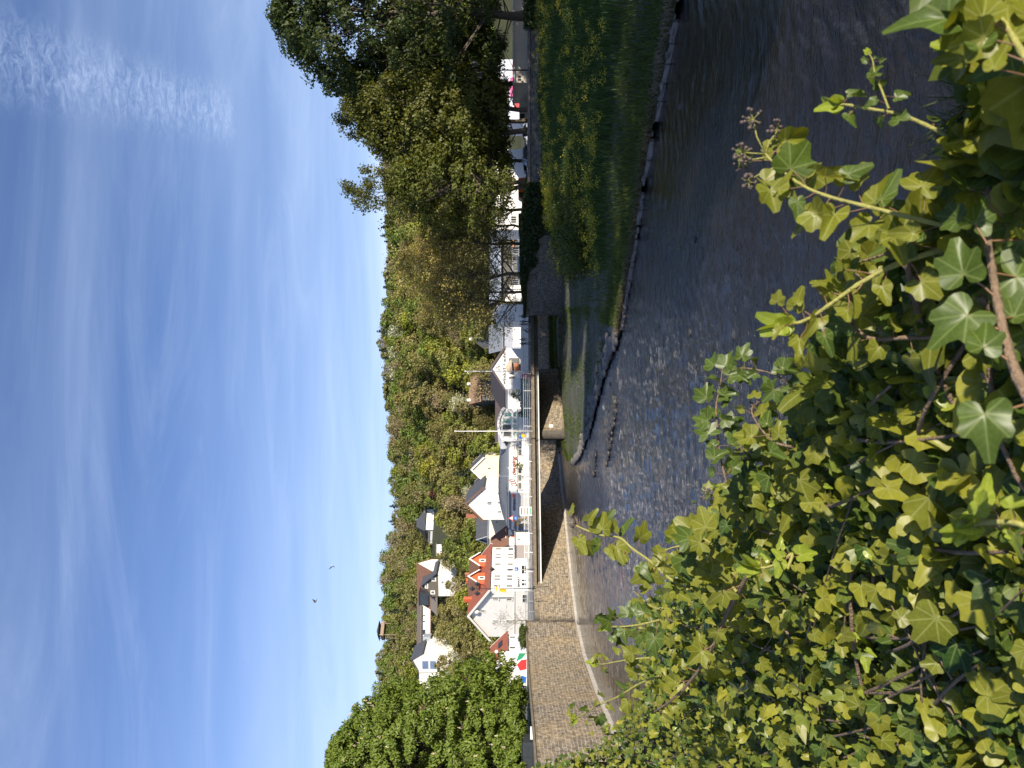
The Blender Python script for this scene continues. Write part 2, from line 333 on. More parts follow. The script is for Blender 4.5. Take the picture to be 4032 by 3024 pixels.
lw = empty('river_wall', (0, 0, 0), label='long sunlit sandstone block wall along the left side of the river', cat='wall')
wall_strip('wall_face', LW[:7], -.5, 6.45, .9, 1, WALLST, lw)
wall_strip('wall_face', LW[6:12], -.5, 5.35, .9, 1, WALLST, lw)
wall_strip('footing', [(x + (.45 if i < 8 else .3), y - (0 if i < 8 else .4)) for i, (x, y) in enumerate(LW[:12])], -.5, .28, .8, 1, KERB, lw)
cap = wall_strip('coping', [(x + .08, y) for x, y in LW[:7]], 6.45, 6.62, .7, 1, CONC, lw)
fw = empty('river_wall', (0, 0, 0), label='sunlit block wall seen behind the bridge with grass along its foot', cat='wall')
wall_strip('wall_face', LW[11:], -.5, 5.35, .9, 1, WALLST, fw)
wall_strip('footing', [(x + .8, y - 1.1) for x, y in LW[11:]], -.5, .22, 1.2, 1, KERB, fw)
RW = [(13.5, 131), (10.6, 118.8), (24.5, 93.2), (46.5, 93), (130, 93)]
rw = empty('bank_wall', (0, 0, 0), label='shaded dark block wall holding up the right bank, ivy on its top', cat='wall')
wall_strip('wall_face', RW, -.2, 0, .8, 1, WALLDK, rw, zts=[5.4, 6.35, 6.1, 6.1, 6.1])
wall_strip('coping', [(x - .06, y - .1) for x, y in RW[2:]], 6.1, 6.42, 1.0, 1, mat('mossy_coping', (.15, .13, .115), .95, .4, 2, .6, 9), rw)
GRASSG = mat('grass_ground', (.035, .055, .018), 1, .3, .8, .5, 20)
sheet('left_ground', [(-1500, -200), (-27.5, -200)] + [(x - .5, y) for x, y in LW[:7]] + [(-1500, 97.9)], 6.4, GRASSG, kind='structure')
sheet('street', [(-1500, 97.9)] + [(x - .4, y + .4) for x, y in LW[6:]] + [(400, 330), (1500, 500), (1500, 1400), (-1500, 1400)], 5.36, ASPH, kind='structure')
sheet('right_ground', [(11.2, 119.5), (25, 94), (1500, 94), (1500, 470), (420, 300), (104, 188), (60, 163), (16, 137)], 5.36, ASPH, kind='structure')
# ------------------------------------------------------------------ right bank and the bar under the bridge
COLS = [((34, 20), (120, 93), 4.8), ((22.4, 33.8), (62, 93), 4.8), ((18.7, 37.4), (46.5, 93), 4.8), ((15.6, 42.5), (35, 93), 4.6), ((12.7, 47.3), (24.5, 93), 4.2),
        ((8.7, 51.6), (17.8, 105.4), 1.3), ((5.7, 55.6), (11.5, 117), .8), ((4, 57.5), (12.5, 128), .6), ((2.3, 63), (11.6, 140.5), .45), ((.3, 69.5), (3, 133.8), .42),
        ((-5, 80.6), (-2.1, 127.7), .4), ((-8.5, 92), (-7.5, 120.3), .36), ((-10, 99.8), (-9.6, 113.8), .30), ((-10.7, 105), (-10.7, 108), .2)]
PR = [(0, .06), (.056, .11), (.115, .26), (.235, .38), (.51, .64), (1, 1.)]
rng = np.random.default_rng(5)
def bank_grid():
    NA, NB = 150, 70
    c = np.array([(k[0] + k[1] + (k[2],)) for k in COLS]); xs = np.arange(len(COLS))
    a = np.linspace(0, len(COLS) - 1, NA); cc = np.stack([np.interp(a, xs, c[:, i]) for i in range(5)], 1)
    t = np.linspace(0, 1, NB) ** 1.5; pr = np.interp(t, [p[0] for p in PR], [p[1] for p in PR])
    X = cc[:, 0:1] * (1 - t) + cc[:, 2:3] * t; Y = cc[:, 1:2] * (1 - t) + cc[:, 3:4] * t
    Z = np.maximum(cc[:, 4:5] * pr, .22 * np.minimum(1, t * 40 + .8)) 
    Z = Z + rng.normal(0, .01, Z.shape) + .08 * np.sin(X * 1.3 + Y * .7) * np.clip(cc[:, 4:5] - 1.2, 0, 1) * (t > .05)
    Z[:, -1] -= .0
    return a, t, X, Y, Z
BA, BT, BX, BY, BZ = bank_grid()
def bank_at(a, t):                   # a in column units, t inland 0..1 (arrays)
    i = np.clip(a / (len(COLS) - 1) * (BX.shape[0] - 1), 0, BX.shape[0] - 1.001); j = np.interp(t, BT, np.arange(len(BT))); j = np.clip(j, 0, len(BT) - 1.001)
    i0 = i.astype(int); j0 = j.astype(int); fi = i - i0; fj = j - j0
    return np.stack([G[i0, j0] * (1 - fi) * (1 - fj) + G[i0 + 1, j0] * fi * (1 - fj) + G[i0, j0 + 1] * (1 - fi) * fj + G[i0 + 1, j0 + 1] * fi * fj for G in (BX, BY, BZ)], -1)
def cobble_mat():
    m = bpy.data.materials.new('river_cobbles'); m.use_nodes = True; nt = m.node_tree; L = nt.links.new; N = nt.nodes.new
    p = nt.nodes['Principled BSDF']; p.inputs['Roughness'].default_value = .9
    tc = N('ShaderNodeTexCoord'); v = N('ShaderNodeTexVoronoi'); v.inputs['Scale'].default_value = 3.2; L(tc.outputs['Object'], v.inputs['Vector'])
    n = N('ShaderNodeTexNoise'); n.inputs['Scale'].default_value = .35; n.inputs['Detail'].default_value = 8; n.inputs['Roughness'].default_value = .7; L(tc.outputs['Object'], n.inputs['Vector'])
    c = N('ShaderNodeMix'); c.data_type = 'RGBA'; L(v.outputs['Color'], c.inputs[0]); c.inputs[6].default_value = (.055, .052, .046, 1); c.inputs[7].default_value = (.14, .13, .11, 1)
    r = N('ShaderNodeMapRange'); r.inputs['From Min'].default_value = .40; r.inputs['From Max'].default_value = .56; L(n.outputs['Fac'], r.inputs['Value'])
    c2 = N('ShaderNodeMix'); c2.data_type = 'RGBA'; L(r.outputs[0], c2.inputs[0]); L(c.outputs[2], c2.inputs[6]); c2.inputs[7].default_value = (.055, .07, .03, 1)
    at = N('ShaderNodeAttribute'); at.attribute_name = 'tone'
    c3 = N('ShaderNodeMix'); c3.data_type = 'RGBA'; L(at.outputs['Fac'], c3.inputs[0]); c3.inputs[7].default_value = (.04, .055, .02, 1); L(c2.outputs[2], c3.inputs[6]); L(c3.outputs[2], p.inputs['Base Color'])
    b = N('ShaderNodeBump'); b.inputs['Strength'].default_value = 1; b.inputs['Distance'].default_value = .12; b.invert = True; L(v.outputs['Distance'], b.inputs['Height']); L(b.outputs[0], p.inputs['Normal'])
    return m
na, nb = BX.shape
ii, jj = np.meshgrid(np.arange(na - 1), np.arange(nb - 1), indexing='ij'); q0 = (ii * nb + jj).ravel()
tone = np.clip((5.6 - BA[:, None]) * .8, 0, 1) * np.clip((BT[None, :] - .22) * 8, 0, 1)
tone = np.maximum(tone, np.clip((5.6 - BA[:, None]), 0, 1) * (BT[None, :] < .09)); tone = np.maximum(tone, (BA[:, None] > 6) * np.clip((BT[None, :] - .86) * 9, 0, 1))
link('river_bank', fast_mesh('river_bank', np.stack([BX, BY, BZ], -1).reshape(-1, 3), Fq=np.stack([q0, q0 + nb, q0 + nb + 1, q0 + 1], 1), mats=[cobble_mat()], smooth=True, cols=np.repeat(tone.reshape(-1, 1), 3, 1)), kind='structure')
# ------------------------------------------------------------------ blades, bushes, rocks
def blades(name, P, h, w, m, lean=.35, seg=2, mi=None, **k):
    n = len(P); h = h * rng.uniform(.6, 1.3, n); az = rng.uniform(0, 6.283, n); l = h * lean * rng.uniform(.2, 1.4, n)
    d = np.stack([np.cos(az), np.sin(az), np.zeros(n)], 1); s = np.stack([-d[:, 1], d[:, 0], np.zeros(n)], 1) * (w * rng.uniform(.6, 1.4, n))[:, None]
    up = np.array([0, 0, 1.])
    mid = P + d * (l * .35)[:, None] + up * (h * .6)[:, None]; tip = P + d * l[:, None] + up * (h * .95)[:, None]
    V = np.stack([P - s * .5, P + s * .5, mid - s * .42, mid + s * .42, tip], 1); o = np.arange(n)[:, None] * 5
    me = fast_mesh(name, V, Fq=o + np.array([0, 1, 3, 2]), Ft=o + np.array([2, 3, 4]), mats=m if isinstance(m, list) else [m])
    return link(name, me, **k)
def cards(P, Nn, size, asp=.6, fold=.25, rg=None):
    """leaf-shaped quads: a diamond bent along its rib. P (n,3), Nn normals (n,3)"""
    g = rg or rng; n = len(P); r = g.normal(size=(n, 3)); t = np.cross(Nn, r); t /= np.linalg.norm(t, axis=1, keepdims=True) + 1e-9
    b = np.cross(Nn, t); s = (np.ones(n) * size)[:, None]
    V = np.stack([P - t * s * .5, P + b * s * asp * .5 + Nn * s * fold * .3, P + t * s * .5 - Nn * s * fold * .4, P - b * s * asp * .5 + Nn * s * fold * .3], 1)
    return V
def rand_dirs(n, g=None, down=0.):
    v = (g or rng).normal(size=(n, 3)); v[:, 2] += down; return v / np.linalg.norm(v, axis=1, keepdims=True)
GRASSB = leaf_mat('bright_grass', (.055, .09, .016), (.11, .14, .03), .35, rnd=False)
GRASSD = leaf_mat('lush_dark_grass', (.035, .08, .018), (.075, .12, .03), .3, rnd=False)
FLOWER = leaf_mat('yellow_flower_heads', (.50, .44, .04), (.38, .38, .05), .3, rnd=False)
DRY = leaf_mat('dry_grass', (.26, .21, .13), (.15, .12, .07), .2, rnd=False)
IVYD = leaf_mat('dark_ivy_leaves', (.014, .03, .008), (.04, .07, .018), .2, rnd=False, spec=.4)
n = 66000; a = rng.uniform(.6, 5.3, n); t = rng.uniform(.15, .995, n) ** 1.0; keep0 = rng.uniform(size=n) < np.clip((t - .12) * 7, .25, 1); a = a[keep0]; t = t[keep0]; n = len(a); P = bank_at(a, t)
keep = rng.uniform(size=n) < np.clip((5.5 - a) * .9, .1, 1); P = P[keep]
blades('tall_grass', P, np.clip(.75 + .3 * np.sin(P[:, 0] * .6) * np.cos(P[:, 1] * .4), .4, 1.2), .055, GRASSD, .35, label='tall dark green grass covering the shaded right bank', cat='grass', kind='stuff')
n = 17000; a = rng.uniform(.5, 6.9, n); t = np.abs(rng.normal(.065, .05, n)) + .006 + .02 * (a < 3); P = bank_at(a, t)
blades('waterside_grass', P, .42, .04, GRASSB, .6, label='bright green grass strip beside the stone edging', cat='grass', kind='stuff')
n = 46000; a = rng.uniform(.8, 13, n); t = rng.uniform(.02, .99, n); P = bank_at(a, t); P = P[(np.sin(P[:, 0] * .9) + np.sin(P[:, 1] * .55 + 1) + rng.normal(0, .8, n)) > .45]
blades('sparse_weeds', P, .24, .05, GRASSB, .6, label='sparse low weeds between the grey cobbles', cat='weeds', kind='stuff')
n = 15000; a = rng.uniform(6.5, 13, n); t = np.clip(rng.normal(.985, .012, n), .95, .999); P = bank_at(a, t)
blades('bar_grass', P, .45, .06, GRASSB, .5, label='green grass fringe on the far side of the cobble bar', cat='grass', kind='stuff')
n = 5000; a = rng.uniform(.5, 7.1, n); t = np.abs(rng.normal(.0, .016, n)) + .002; P = bank_at(a, t)
blades('dry_stalks', P, .30, .05, DRY, 1.6, label='matted dry stalks and roots along the water edge', cat='dry grass', kind='stuff')
n = 9000; tt_ = rng.uniform(0, 1, n); P = np.stack([np.interp(tt_, [0, .3, .7, 1], [-11, -2, 8, 30]), np.interp(tt_, [0, .3, .7, 1], [134.2, 141.5, 149, 163.6]), np.full(n, .25)], 1) + rng.normal(0, .3, (n, 3)) * [1, 1, .02]
P[:, 1] -= .4; blades('wall_foot_grass', P, np.where(tt_ < .25, .35, 1.0), .07, GRASSB, .5, label='sunlit green grass along the foot of the far wall', cat='grass', kind='stuff')
# yellow cress in flower: stems with clustered heads
n = 950; a = rng.uniform(.9, 5.4, n); t = rng.uniform(.20, .97, n) ** 1.1; P0 = bank_at(a, t)
ok = (np.sin(P0[:, 0] * .35 + 1.2) + np.cos(P0[:, 1] * .3) + rng.normal(0, .6, n)) > -.35; P0 = P0[ok]; P0[:, 2] += rng.uniform(.75, 1.25, len(P0))
reps = 34; Pf = np.repeat(P0, reps, 0) + rng.normal(0, 1, (len(P0) * reps, 3)) * [.24, .24, .13]
Vf = cards(Pf, rand_dirs(len(Pf), down=.6), rng.uniform(.06, .12, len(Pf)), .9, .1)
link('yellow_flowers', fast_mesh('yellow_flowers', Vf, Fq=np.arange(len(Pf) * 4).reshape(-1, 4), mats=[FLOWER]), label='yellow flowering cress scattered through the tall grass', cat='wildflowers', kind='stuff')
def rocks(name, P, size, m, **k):
    V = []; T = []
    import bmesh
    bm = bmesh.new(); bmesh.ops.create_icosphere(bm, subdivisions=2, radius=1); base = np.array([v.co[:] for v in bm.verts]); tri = np.array([[v.index for v in f.verts] for f in bm.faces]); bm.free()
    for i, p in enumerate(P):
        s = size * rng.uniform(.5, 1.4); q = base * (1 + .18 * np.sin(base @ rng.normal(0, 2.2, (3, 3)) + rng.uniform(0, 6, 3)).mean(1, keepdims=True)) * s * np.array([rng.uniform(.7, 1.3), rng.uniform(.7, 1.2), rng.uniform(.35, .6)])
        c, sn = math.cos(i * 2.4), math.sin(i * 2.4); q = q @ np.array([[c, -sn, 0], [sn, c, 0], [0, 0, 1]]); V.append(q + p); T.append(tri + i * len(base))
    return link(name, fast_mesh(name, np.concatenate(V), Ft=np.concatenate(T), mats=[m]), **k)
ROCK = mat('grey_river_rock', (.15, .14, .13), .9, .4, 1.2, .5, 8)
ROCKW = mat('wet_dark_rock', (.05, .047, .042), .5, .4, 2, .5, 8)
a = rng.uniform(6.8, 12.6, 330); P = bank_at(a, np.abs(rng.normal(0, .05, 330)) * np.clip((13.3 - a) / 3, .3, 1)); P[:, 2] += .02
rocks('riprap', P, .36, ROCK, label='grey rocks heaped along the near edge of the cobble bar', cat='rocks', kind='stuff')
a = rng.uniform(.5, 6.8, 120); P = bank_at(a, np.abs(rng.normal(0, .008, 120))); P[:, 2] -= .1
rocks('edge_rocks', P, .22, ROCK, label='small broken stones tucked along the edging of the right bank', cat='rocks', kind='stuff')
# low stone ridge and single stones standing out of the shallows
def ridge(pts, wd, n, **k):
    Pp = []
    for i in range(n):
        t = rng.uniform(0, 1) * (len(pts) - 1); j = int(t); f = t - j; Pp.append([pts[j][0] * (1 - f) + pts[j + 1][0] * f + rng.normal(0, wd), pts[j][1] * (1 - f) + pts[j + 1][1] * f + rng.normal(0, wd), rng.uniform(-.02, .12)])
    return rocks('gravel_ridge', Pp, .30, ROCKW, **k)
def wp(xp, y): v = WZ(xp, y, 0); return (v.x, v.y)
ridge([wp(2422, 1600), wp(2410, 1680), wp(2392, 1765)], .45, 260, label='dark gravel ridge lying in the shallows beside the bar', cat='gravel ridge', kind='stuff')
ridge([wp(2346, 1790), wp(2340, 1850)], .3, 60, label='short dark gravel patch in the water past the tip of the bar', cat='gravel patch', kind='stuff')
for xp, y, s, lab in ((2718, 1310, .32, 'dark wet stone breaking the current in midstream'), (2734, 945, .26, 'small stone with white water in the shaded river'), (2273, 2247, .45, 'pale rounded stone lying off the foot of the left wall'), (2279, 2449, .5, 'grey rounded boulder against the wall footing'), (2404, 1512, .3, 'dark stone at the foot of the grey riprap'), (2680, 420, .24, 'stone with a foam wake near the right bank')):
    v = WZ(xp, y, 0); rocks('stone', [np.array([v.x, v.y, .02])], s, ROCKW if s < .4 else ROCK, label=lab, cat='stone')
# stone edging of the right bank: one run of separate blocks
edg = empty('stone_edging', (0, 0, 0), label='broken row of pale edging stones along the right waterline', cat='stone edging'); EM = mat('pale_worn_edging', (.20, .185, .17), .9, .45, 2, .5, 8); K = [Vector(c[0]) for c in COLS[:8]]
for p, q in zip(K, K[1:]):
    L_ = (q - p).length; k_ = max(1, int(L_ / 1.15)); d = (q - p) / k_; u = d.normalized(); nn = Vector((u.y, -u.x))
    for i in range(k_):
        if rng.uniform() < .16: continue
        a0 = p + d * i + u * .04; a1 = p + d * (i + 1) - u * .04; off = nn * -.05 * rng.uniform(0, 1); z = .24 + rng.uniform(-.07, .05)
        MB().ext([(*(a0 + off - nn * .0), -.3), (*(a1 + off), -.3), (*(a1 + off), z), (*(a0 + off), z)], (nn.x * .34, nn.y * .34, 0)).build('block', EM, edg)

# ivy over the top of the bank wall, and the bush at its foot
def ivy_patch(name, P, sz, m, **k):
    V = cards(P, rand_dirs(len(P), down=.3), rng.uniform(.7, 1.3, len(P)) * sz, .8, .3); return link(name, fast_mesh(name, V, Fq=np.arange(len(P) * 4).reshape(-1, 4), mats=[m]), **k)
n = 26000; t = rng.uniform(0, 1, n); edge = rng.uniform(0, 1, n) ** 1.4
A_, B_ = np.array([10.6, 118.8]), np.array([24.5, 93.2]); xy = A_ + (B_ - A_) * t[:, None]
drop = edge * np.clip((t - .28) * 9, .06, 5.2) * np.clip(1.2 - (t > .9) * (t - .9) * 6, .3, 1) * (0.65 + .35 * np.sin(t * 38) * np.sin(t * 11))
hump = .15 + .75 * np.sin(np.clip((t - .1) / .9, 0, 1) * math.pi) ** .7
z = 6.35 + hump * (rng.uniform(0, 1, n) < .35) * rng.uniform(0, 1, n) - drop
P = np.concatenate([xy + np.array([-.88, -.48]) * rng.uniform(0, .45, n)[:, None], z[:, None]], 1)
top = rng.uniform(size=n) < .25; P[top, :2] += np.array([.88, .48]) * rng.uniform(0, 1.4, top.sum())[:, None]; P[top, 2] = 6.35 + hump[top] * rng.uniform(.4, 1, top.sum())
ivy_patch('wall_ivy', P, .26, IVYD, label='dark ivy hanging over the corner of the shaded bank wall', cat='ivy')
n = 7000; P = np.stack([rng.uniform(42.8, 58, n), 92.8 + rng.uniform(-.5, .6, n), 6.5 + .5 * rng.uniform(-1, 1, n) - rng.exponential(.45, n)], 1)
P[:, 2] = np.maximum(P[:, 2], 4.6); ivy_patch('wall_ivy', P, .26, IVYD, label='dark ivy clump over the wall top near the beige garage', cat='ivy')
BUSHL = leaf_mat('bush_leaves', (.035, .065, .012), (.10, .12, .02), .3, rnd=False)
def bush(name, c, r, nl, sz, m, **k):
    nl = int(nl); d = rand_dirs(nl); rr = rng.uniform(.55, 1.0, nl) * (1 + .25 * np.sin(d[:, 0] * 5 + 1) * np.sin(d[:, 1] * 6 + d[:, 2] * 4)); P = np.array(c) + d * rr[:, None] * np.array(r)
    Nn = d + rng.normal(0, .6, d.shape); Nn /= np.linalg.norm(Nn, axis=1, keepdims=True)
    V = cards(P, Nn, rng.uniform(.7, 1.3, nl) * sz, .75, .3)
    root = empty(name, (0, 0, 0), **k)
    link('foliage', fast_mesh('foliage', V, Fq=np.arange(nl * 4).reshape(-1, 4), mats=[m]), root)
    b = MB(); base = Vector(c) - Vector((0, 0, r[2] * .9))
    for i in range(7):
        e = Vector(c) + Vector(d[i]) * min(r) * .6; b.tube([base + Vector((rng.normal(0, .1), rng.normal(0, .1), -.2)), (base + e) / 2 + Vector(rng.normal(0, .15, 3)), e], [.05, .035, .012], 5)
    b.build('stem', BARK, root); return root
v = WZ(2290, 905, 1.6); bush('bank_bush', (v.x, v.y, 2.2), (5.2, 6.5, 2.6), 15000, .20, BUSHL, label='broad leafy bush at the foot of the ivy covered wall', cat='bush')
v = WZ(2215, 800, 2.4); bush('bank_bush', (v.x, v.y, 3.2), (3.6, 3.5, 1.5), 5000, .22, FLOWER, label='large clump of yellow cress against the bank wall', cat='wildflowers')
# ------------------------------------------------------------------ bridge
BR0, BR1 = Vector((-28.1, 105.2)), Vector((12.2, 122.6)); bd = (BR1 - BR0).normalized(); bn = Vector((-bd.y, bd.x)); BL = (BR1 - BR0).length; BA_ = math.atan2(bd.y, bd.x)
br = empty('road_bridge', (BR0.x, BR0.y, 0), BA_, label='concrete road bridge crossing the river on one stone pier', cat='bridge')
b = MB().box(-1, BL, .35, 9.6, 4.85, 5.34); b.build('deck', CONCD, br)
b = MB().box(-.2, BL + .2, 0, .6, 4.88, 5.38); b.box(-.2, BL + .2, -.06, .05, 5.30, 5.41); b.build('edge_slab', CONC, br, bevel=.03)
b = MB().box(-.2, BL + .2, 9.4, 10, 4.88, 5.38); b.build('edge_slab', CONC, br)
for i in range(4): MB().box(0, BL, .55 + i * 2.7, 1.15 + i * 2.7, 4.22, 4.86).build('girder', CONCD, br)
MB().tube([(0, .42, 4.28), (18, .42, 4.28), (BL - 11, .42, 4.28)], .085, 8).build('pipe', WMETAL, br)
# a short apron of the slab, running on over the wall top to the step
wall_strip('edge_slab', [(x + .06, y - .02) for x, y in ((-30.1, 97.9), (-27.9, 105.1))], 4.84, 5.40, .5, 1, CONC, None, kind=None, label='mossy concrete kerb on the wall at the left end of the bridge', cat='kerb')
pier = empty('bridge_pier', (0, 0, 0), label='sandstone block pier standing under the bridge', cat='pier')
wall_strip('pier_wall', [(-7.1, 116), (2.6, 131)], -.3, 4.3, 1.5, 1, WALLST, pier)
MB().lathe([(.76, -.3), (.76, 4.3)], (-7.72, 116.4, 0), 14).build('pier_nose', CONCD, pier)
v = W(2169, 1679, 117.2); MB().box(-.35, .35, -.05, .05, -.28, .28).build('plaque', WHITE, None, (v.x + .05, v.y - .15, v.z), math.atan2(15, 9.7), label='small white plaque fixed to the bridge pier', cat='plaque')
# railings on the bridge edge
def rail_run(p, q, z, h, step, nr, name_label, m, bars=None, parts_group=None):
    p, q = Vector(p), Vector(q); L_ = (q - p).length; ang = math.atan2(q.y - p.y, q.x - p.x)
    root = empty('bridge_railing', (p.x, p.y, z), ang, label=name_label, cat='railing')
    b = MB()
    for i in range(nr): b.tube([(0, 0, h * (i + 1) / nr), (L_, 0, h * (i + 1) / nr)], .03 if i < nr - 1 else .04, 6)
    b.build('rail', m, root)
    k = int(L_ / step); pm = MB().box(-.035, .035, -.035, .035, 0, h + .03); post = pm.build('post', m, root, (0, 0, 0))
    for i in range(1, k + 1): c = post.copy(); C.objects.link(c); c.parent = root; c.location.x = i * L_ / k
    if bars:
        b = MB(); x = .1
        while x < L_: b.box(x - .012, x + .012, -.01, .01, .12, h - .08); x += bars
        b.build('bars', m, root)
    return root
def bp(s, o=.25): return BR0 + bd * s + bn * o
rail_run(bp(21), bp(BL), 5.4, 1.15, 2.6, 4, 'thin grey horizontal tube railing on the right half of the bridge', GALV)
rail_run(bp(-.2), bp(21), 5.4, 1.15, 2.4, 2, 'white railing with upright bars on the left half of the bridge', WMETAL, .16)
rail_run((-28.3, 105), (-30.4, 98.2), 5.4, 1.15, 1.9, 2, 'grey railing with upright bars on the wall kerb left of the bridge', GALV, .16)
# ------------------------------------------------------------------ trees
def tubes_mesh(name, brs, m, n=6):
    """branches: list of (points (k,3), radii (k)) -> one mesh"""
    V = []; Q = []; o = 0; ang = np.arange(n) * 2 * math.pi / n
    for pts, rad in brs:
        pts = np.asarray(pts, float); k = len(pts); d = np.gradient(pts, axis=0); d /= np.linalg.norm(d, axis=1, keepdims=True) + 1e-9
        ref = np.array([1., 0, 0]) if abs(d[0][2]) > .8 else np.array([0, 0, 1.])
        a = np.cross(d, ref); a /= np.linalg.norm(a, axis=1, keepdims=True) + 1e-9; b = np.cross(d, a)
        r = np.asarray(rad)[:, None, None]
        V.append((pts[:, None] + (a[:, None] * np.cos(ang)[None, :, None] + b[:, None] * np.sin(ang)[None, :, None]) * r).reshape(-1, 3))
        i, j = np.meshgrid(np.arange(k - 1), np.arange(n), indexing='ij'); i = i.ravel(); j = j.ravel(); jn = (j + 1) % n
        Q.append(np.stack([i * n + j, i * n + jn, (i + 1) * n + jn, (i + 1) * n + j], 1) + o); o += k * n
    return fast_mesh(name, np.concatenate(V), Fq=np.concatenate(Q), mats=[m], smooth=True)
def skeleton(g, H, R_, r0, levels=4, kids=(7, 5, 4, 3), first=.25, up=.35, droop=0., clear=.2):
    """recursive limbs; returns branches and twig tips with directions"""
    brs = []; tips = []
    def poly(p, d, L_, r, r2, seg, wob):
        pts = [p]; rr = [r]
        for i in range(seg):
            d = d + g.normal(0, wob, 3) + np.array([0, 0, up * .12 - droop]); d /= np.linalg.norm(d); pts.append(pts[-1] + d * L_ / seg); rr.append(r + (r2 - r) * (i + 1) / seg)
        return pts, rr, d
    def rec(p, d, L_, r, lv):
        pts, rr, d2 = poly(p, d, L_, r, r * .35, 4, .13); brs.append((pts, rr))
        if lv >= levels: tips.append((pts[-1], d2)); tips.append((pts[2], d2)); return
        for i in range(kids[min(lv, len(kids) - 1)]):
            t = g.uniform(.25, 1.0); j = min(3, int(t * 4)); f = t * 4 - j; q = pts[j] * (1 - f) + pts[j + 1] * f
            side = g.normal(size=3); side -= side.dot(d2) * d2; side /= np.linalg.norm(side)
            nd = d2 * g.uniform(.5, 1) + side * g.uniform(.5, 1.0); nd[2] += up * .3; nd /= np.linalg.norm(nd)
            rec(q, nd, L_ * g.uniform(.45, .68), max(.012, r * (1 - t * .5) * .5), lv + 1)
        tips.append((pts[-1], d2))
    top = H * .82; tp = [np.array([0., 0, -.5])]; n = 8
    for i in range(n): tp.append(tp[-1] + np.array([g.normal(0, .012) * H, g.normal(0, .012) * H, (top + .5) / n]))
    tr = [r0 * (1.25 if i == 0 else 1) * (1 - .88 * (i / n) ** .8) for i in range(n + 1)]; brs.append((tp, tr))
    m = kids[0] * 3
    for i in range(m):
        h = clear + (1 - clear) * (i + g.uniform(0, 1)) / m; z = h * top; j = min(n - 1, int(z / top * n)); q = tp[j] + (tp[j + 1] - tp[j]) * (z / top * n - j)
        az = i * 2.4 + g.uniform(-.4, .4); e = .35 + .9 * h * up * 2; d = np.array([math.cos(az), math.sin(az), e]); d /= np.linalg.norm(d)
        rec(q, d, R_ * (1.15 - .55 * abs(h - .45) * 1.6) * g.uniform(.75, 1.05) * .75, max(.03, tr[j] * .45), 1)
    return brs, tips
def crown_clumps(g, H, z0, R_, prof, nc, cr, per, size, asp=.5, droopy=.8, sky=.15):
    hs = g.uniform(0, 1, nc); pr = np.interp(hs, [p[0] for p in prof], [p[1] for p in prof]); az = g.uniform(0, 6.283, nc)
    rad = R_ * pr * np.where(g.uniform(size=nc) < .72, g.uniform(.78, 1.06, nc), g.uniform(.2, .8, nc)) * (1 + .10 * np.sin(az * 3 + hs * 9) + .07 * np.sin(az * 7))
    c = np.stack([np.cos(az) * rad, np.sin(az) * rad, z0 + hs * (H - z0)], 1)
    d = rand_dirs(nc * per, g, .25); rr = cr * g.uniform(.45, 1, nc * per) * np.repeat(g.uniform(.6, 1.3, nc), per)
    P = np.repeat(c, per, 0) + d * rr[:, None] * np.array([1, 1, .62]); out = P * np.array([1, 1, .3]) - np.array([0, 0, (z0 + H) * .15])
    out /= np.linalg.norm(out, axis=1, keepdims=True) + 1e-9
    Nn = d * .6 + out * .5 + g.normal(0, .35, P.shape) + np.array([0, 0, .45]); Nn /= np.linalg.norm(Nn, axis=1, keepdims=True)
    T = np.cross(Nn, g.normal(size=P.shape)); T[:, 2] -= droopy * g.uniform(.3, 1, len(T)); T /= np.linalg.norm(T, axis=1, keepdims=True)
    B = np.cross(Nn, T); B /= np.linalg.norm(B, axis=1, keepdims=True) + 1e-9; s = (size * g.uniform(.6, 1.35, len(P)))[:, None]
    V = np.stack([P - T * s * .5, P + B * s * asp * .5 + Nn * s * .08, P + T * s * .5 - Nn * s * .12, P - B * s * asp * .5 + Nn * s * .08], 1)
    return V, c
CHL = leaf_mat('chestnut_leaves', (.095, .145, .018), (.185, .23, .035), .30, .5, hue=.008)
CHDL = leaf_mat('shade_darkened_tree_leaves', (.034, .062, .012), (.07, .10, .018), .30, .5, hue=.012)  # darker copy of the chestnut leaf green, bank shade put into the colour
MAPL = leaf_mat('young_maple_leaves', (.07, .09, .014), (.13, .13, .022), .35, .5, hue=.012)
SPARL = leaf_mat('budding_olive_leaves', (.26, .21, .06), (.33, .28, .09), .35, .5, hue=.01)
CANDLE = leaf_mat('cream_flower_candles', (.62, .52, .33), (.75, .66, .48), .2, .6, rnd=False)
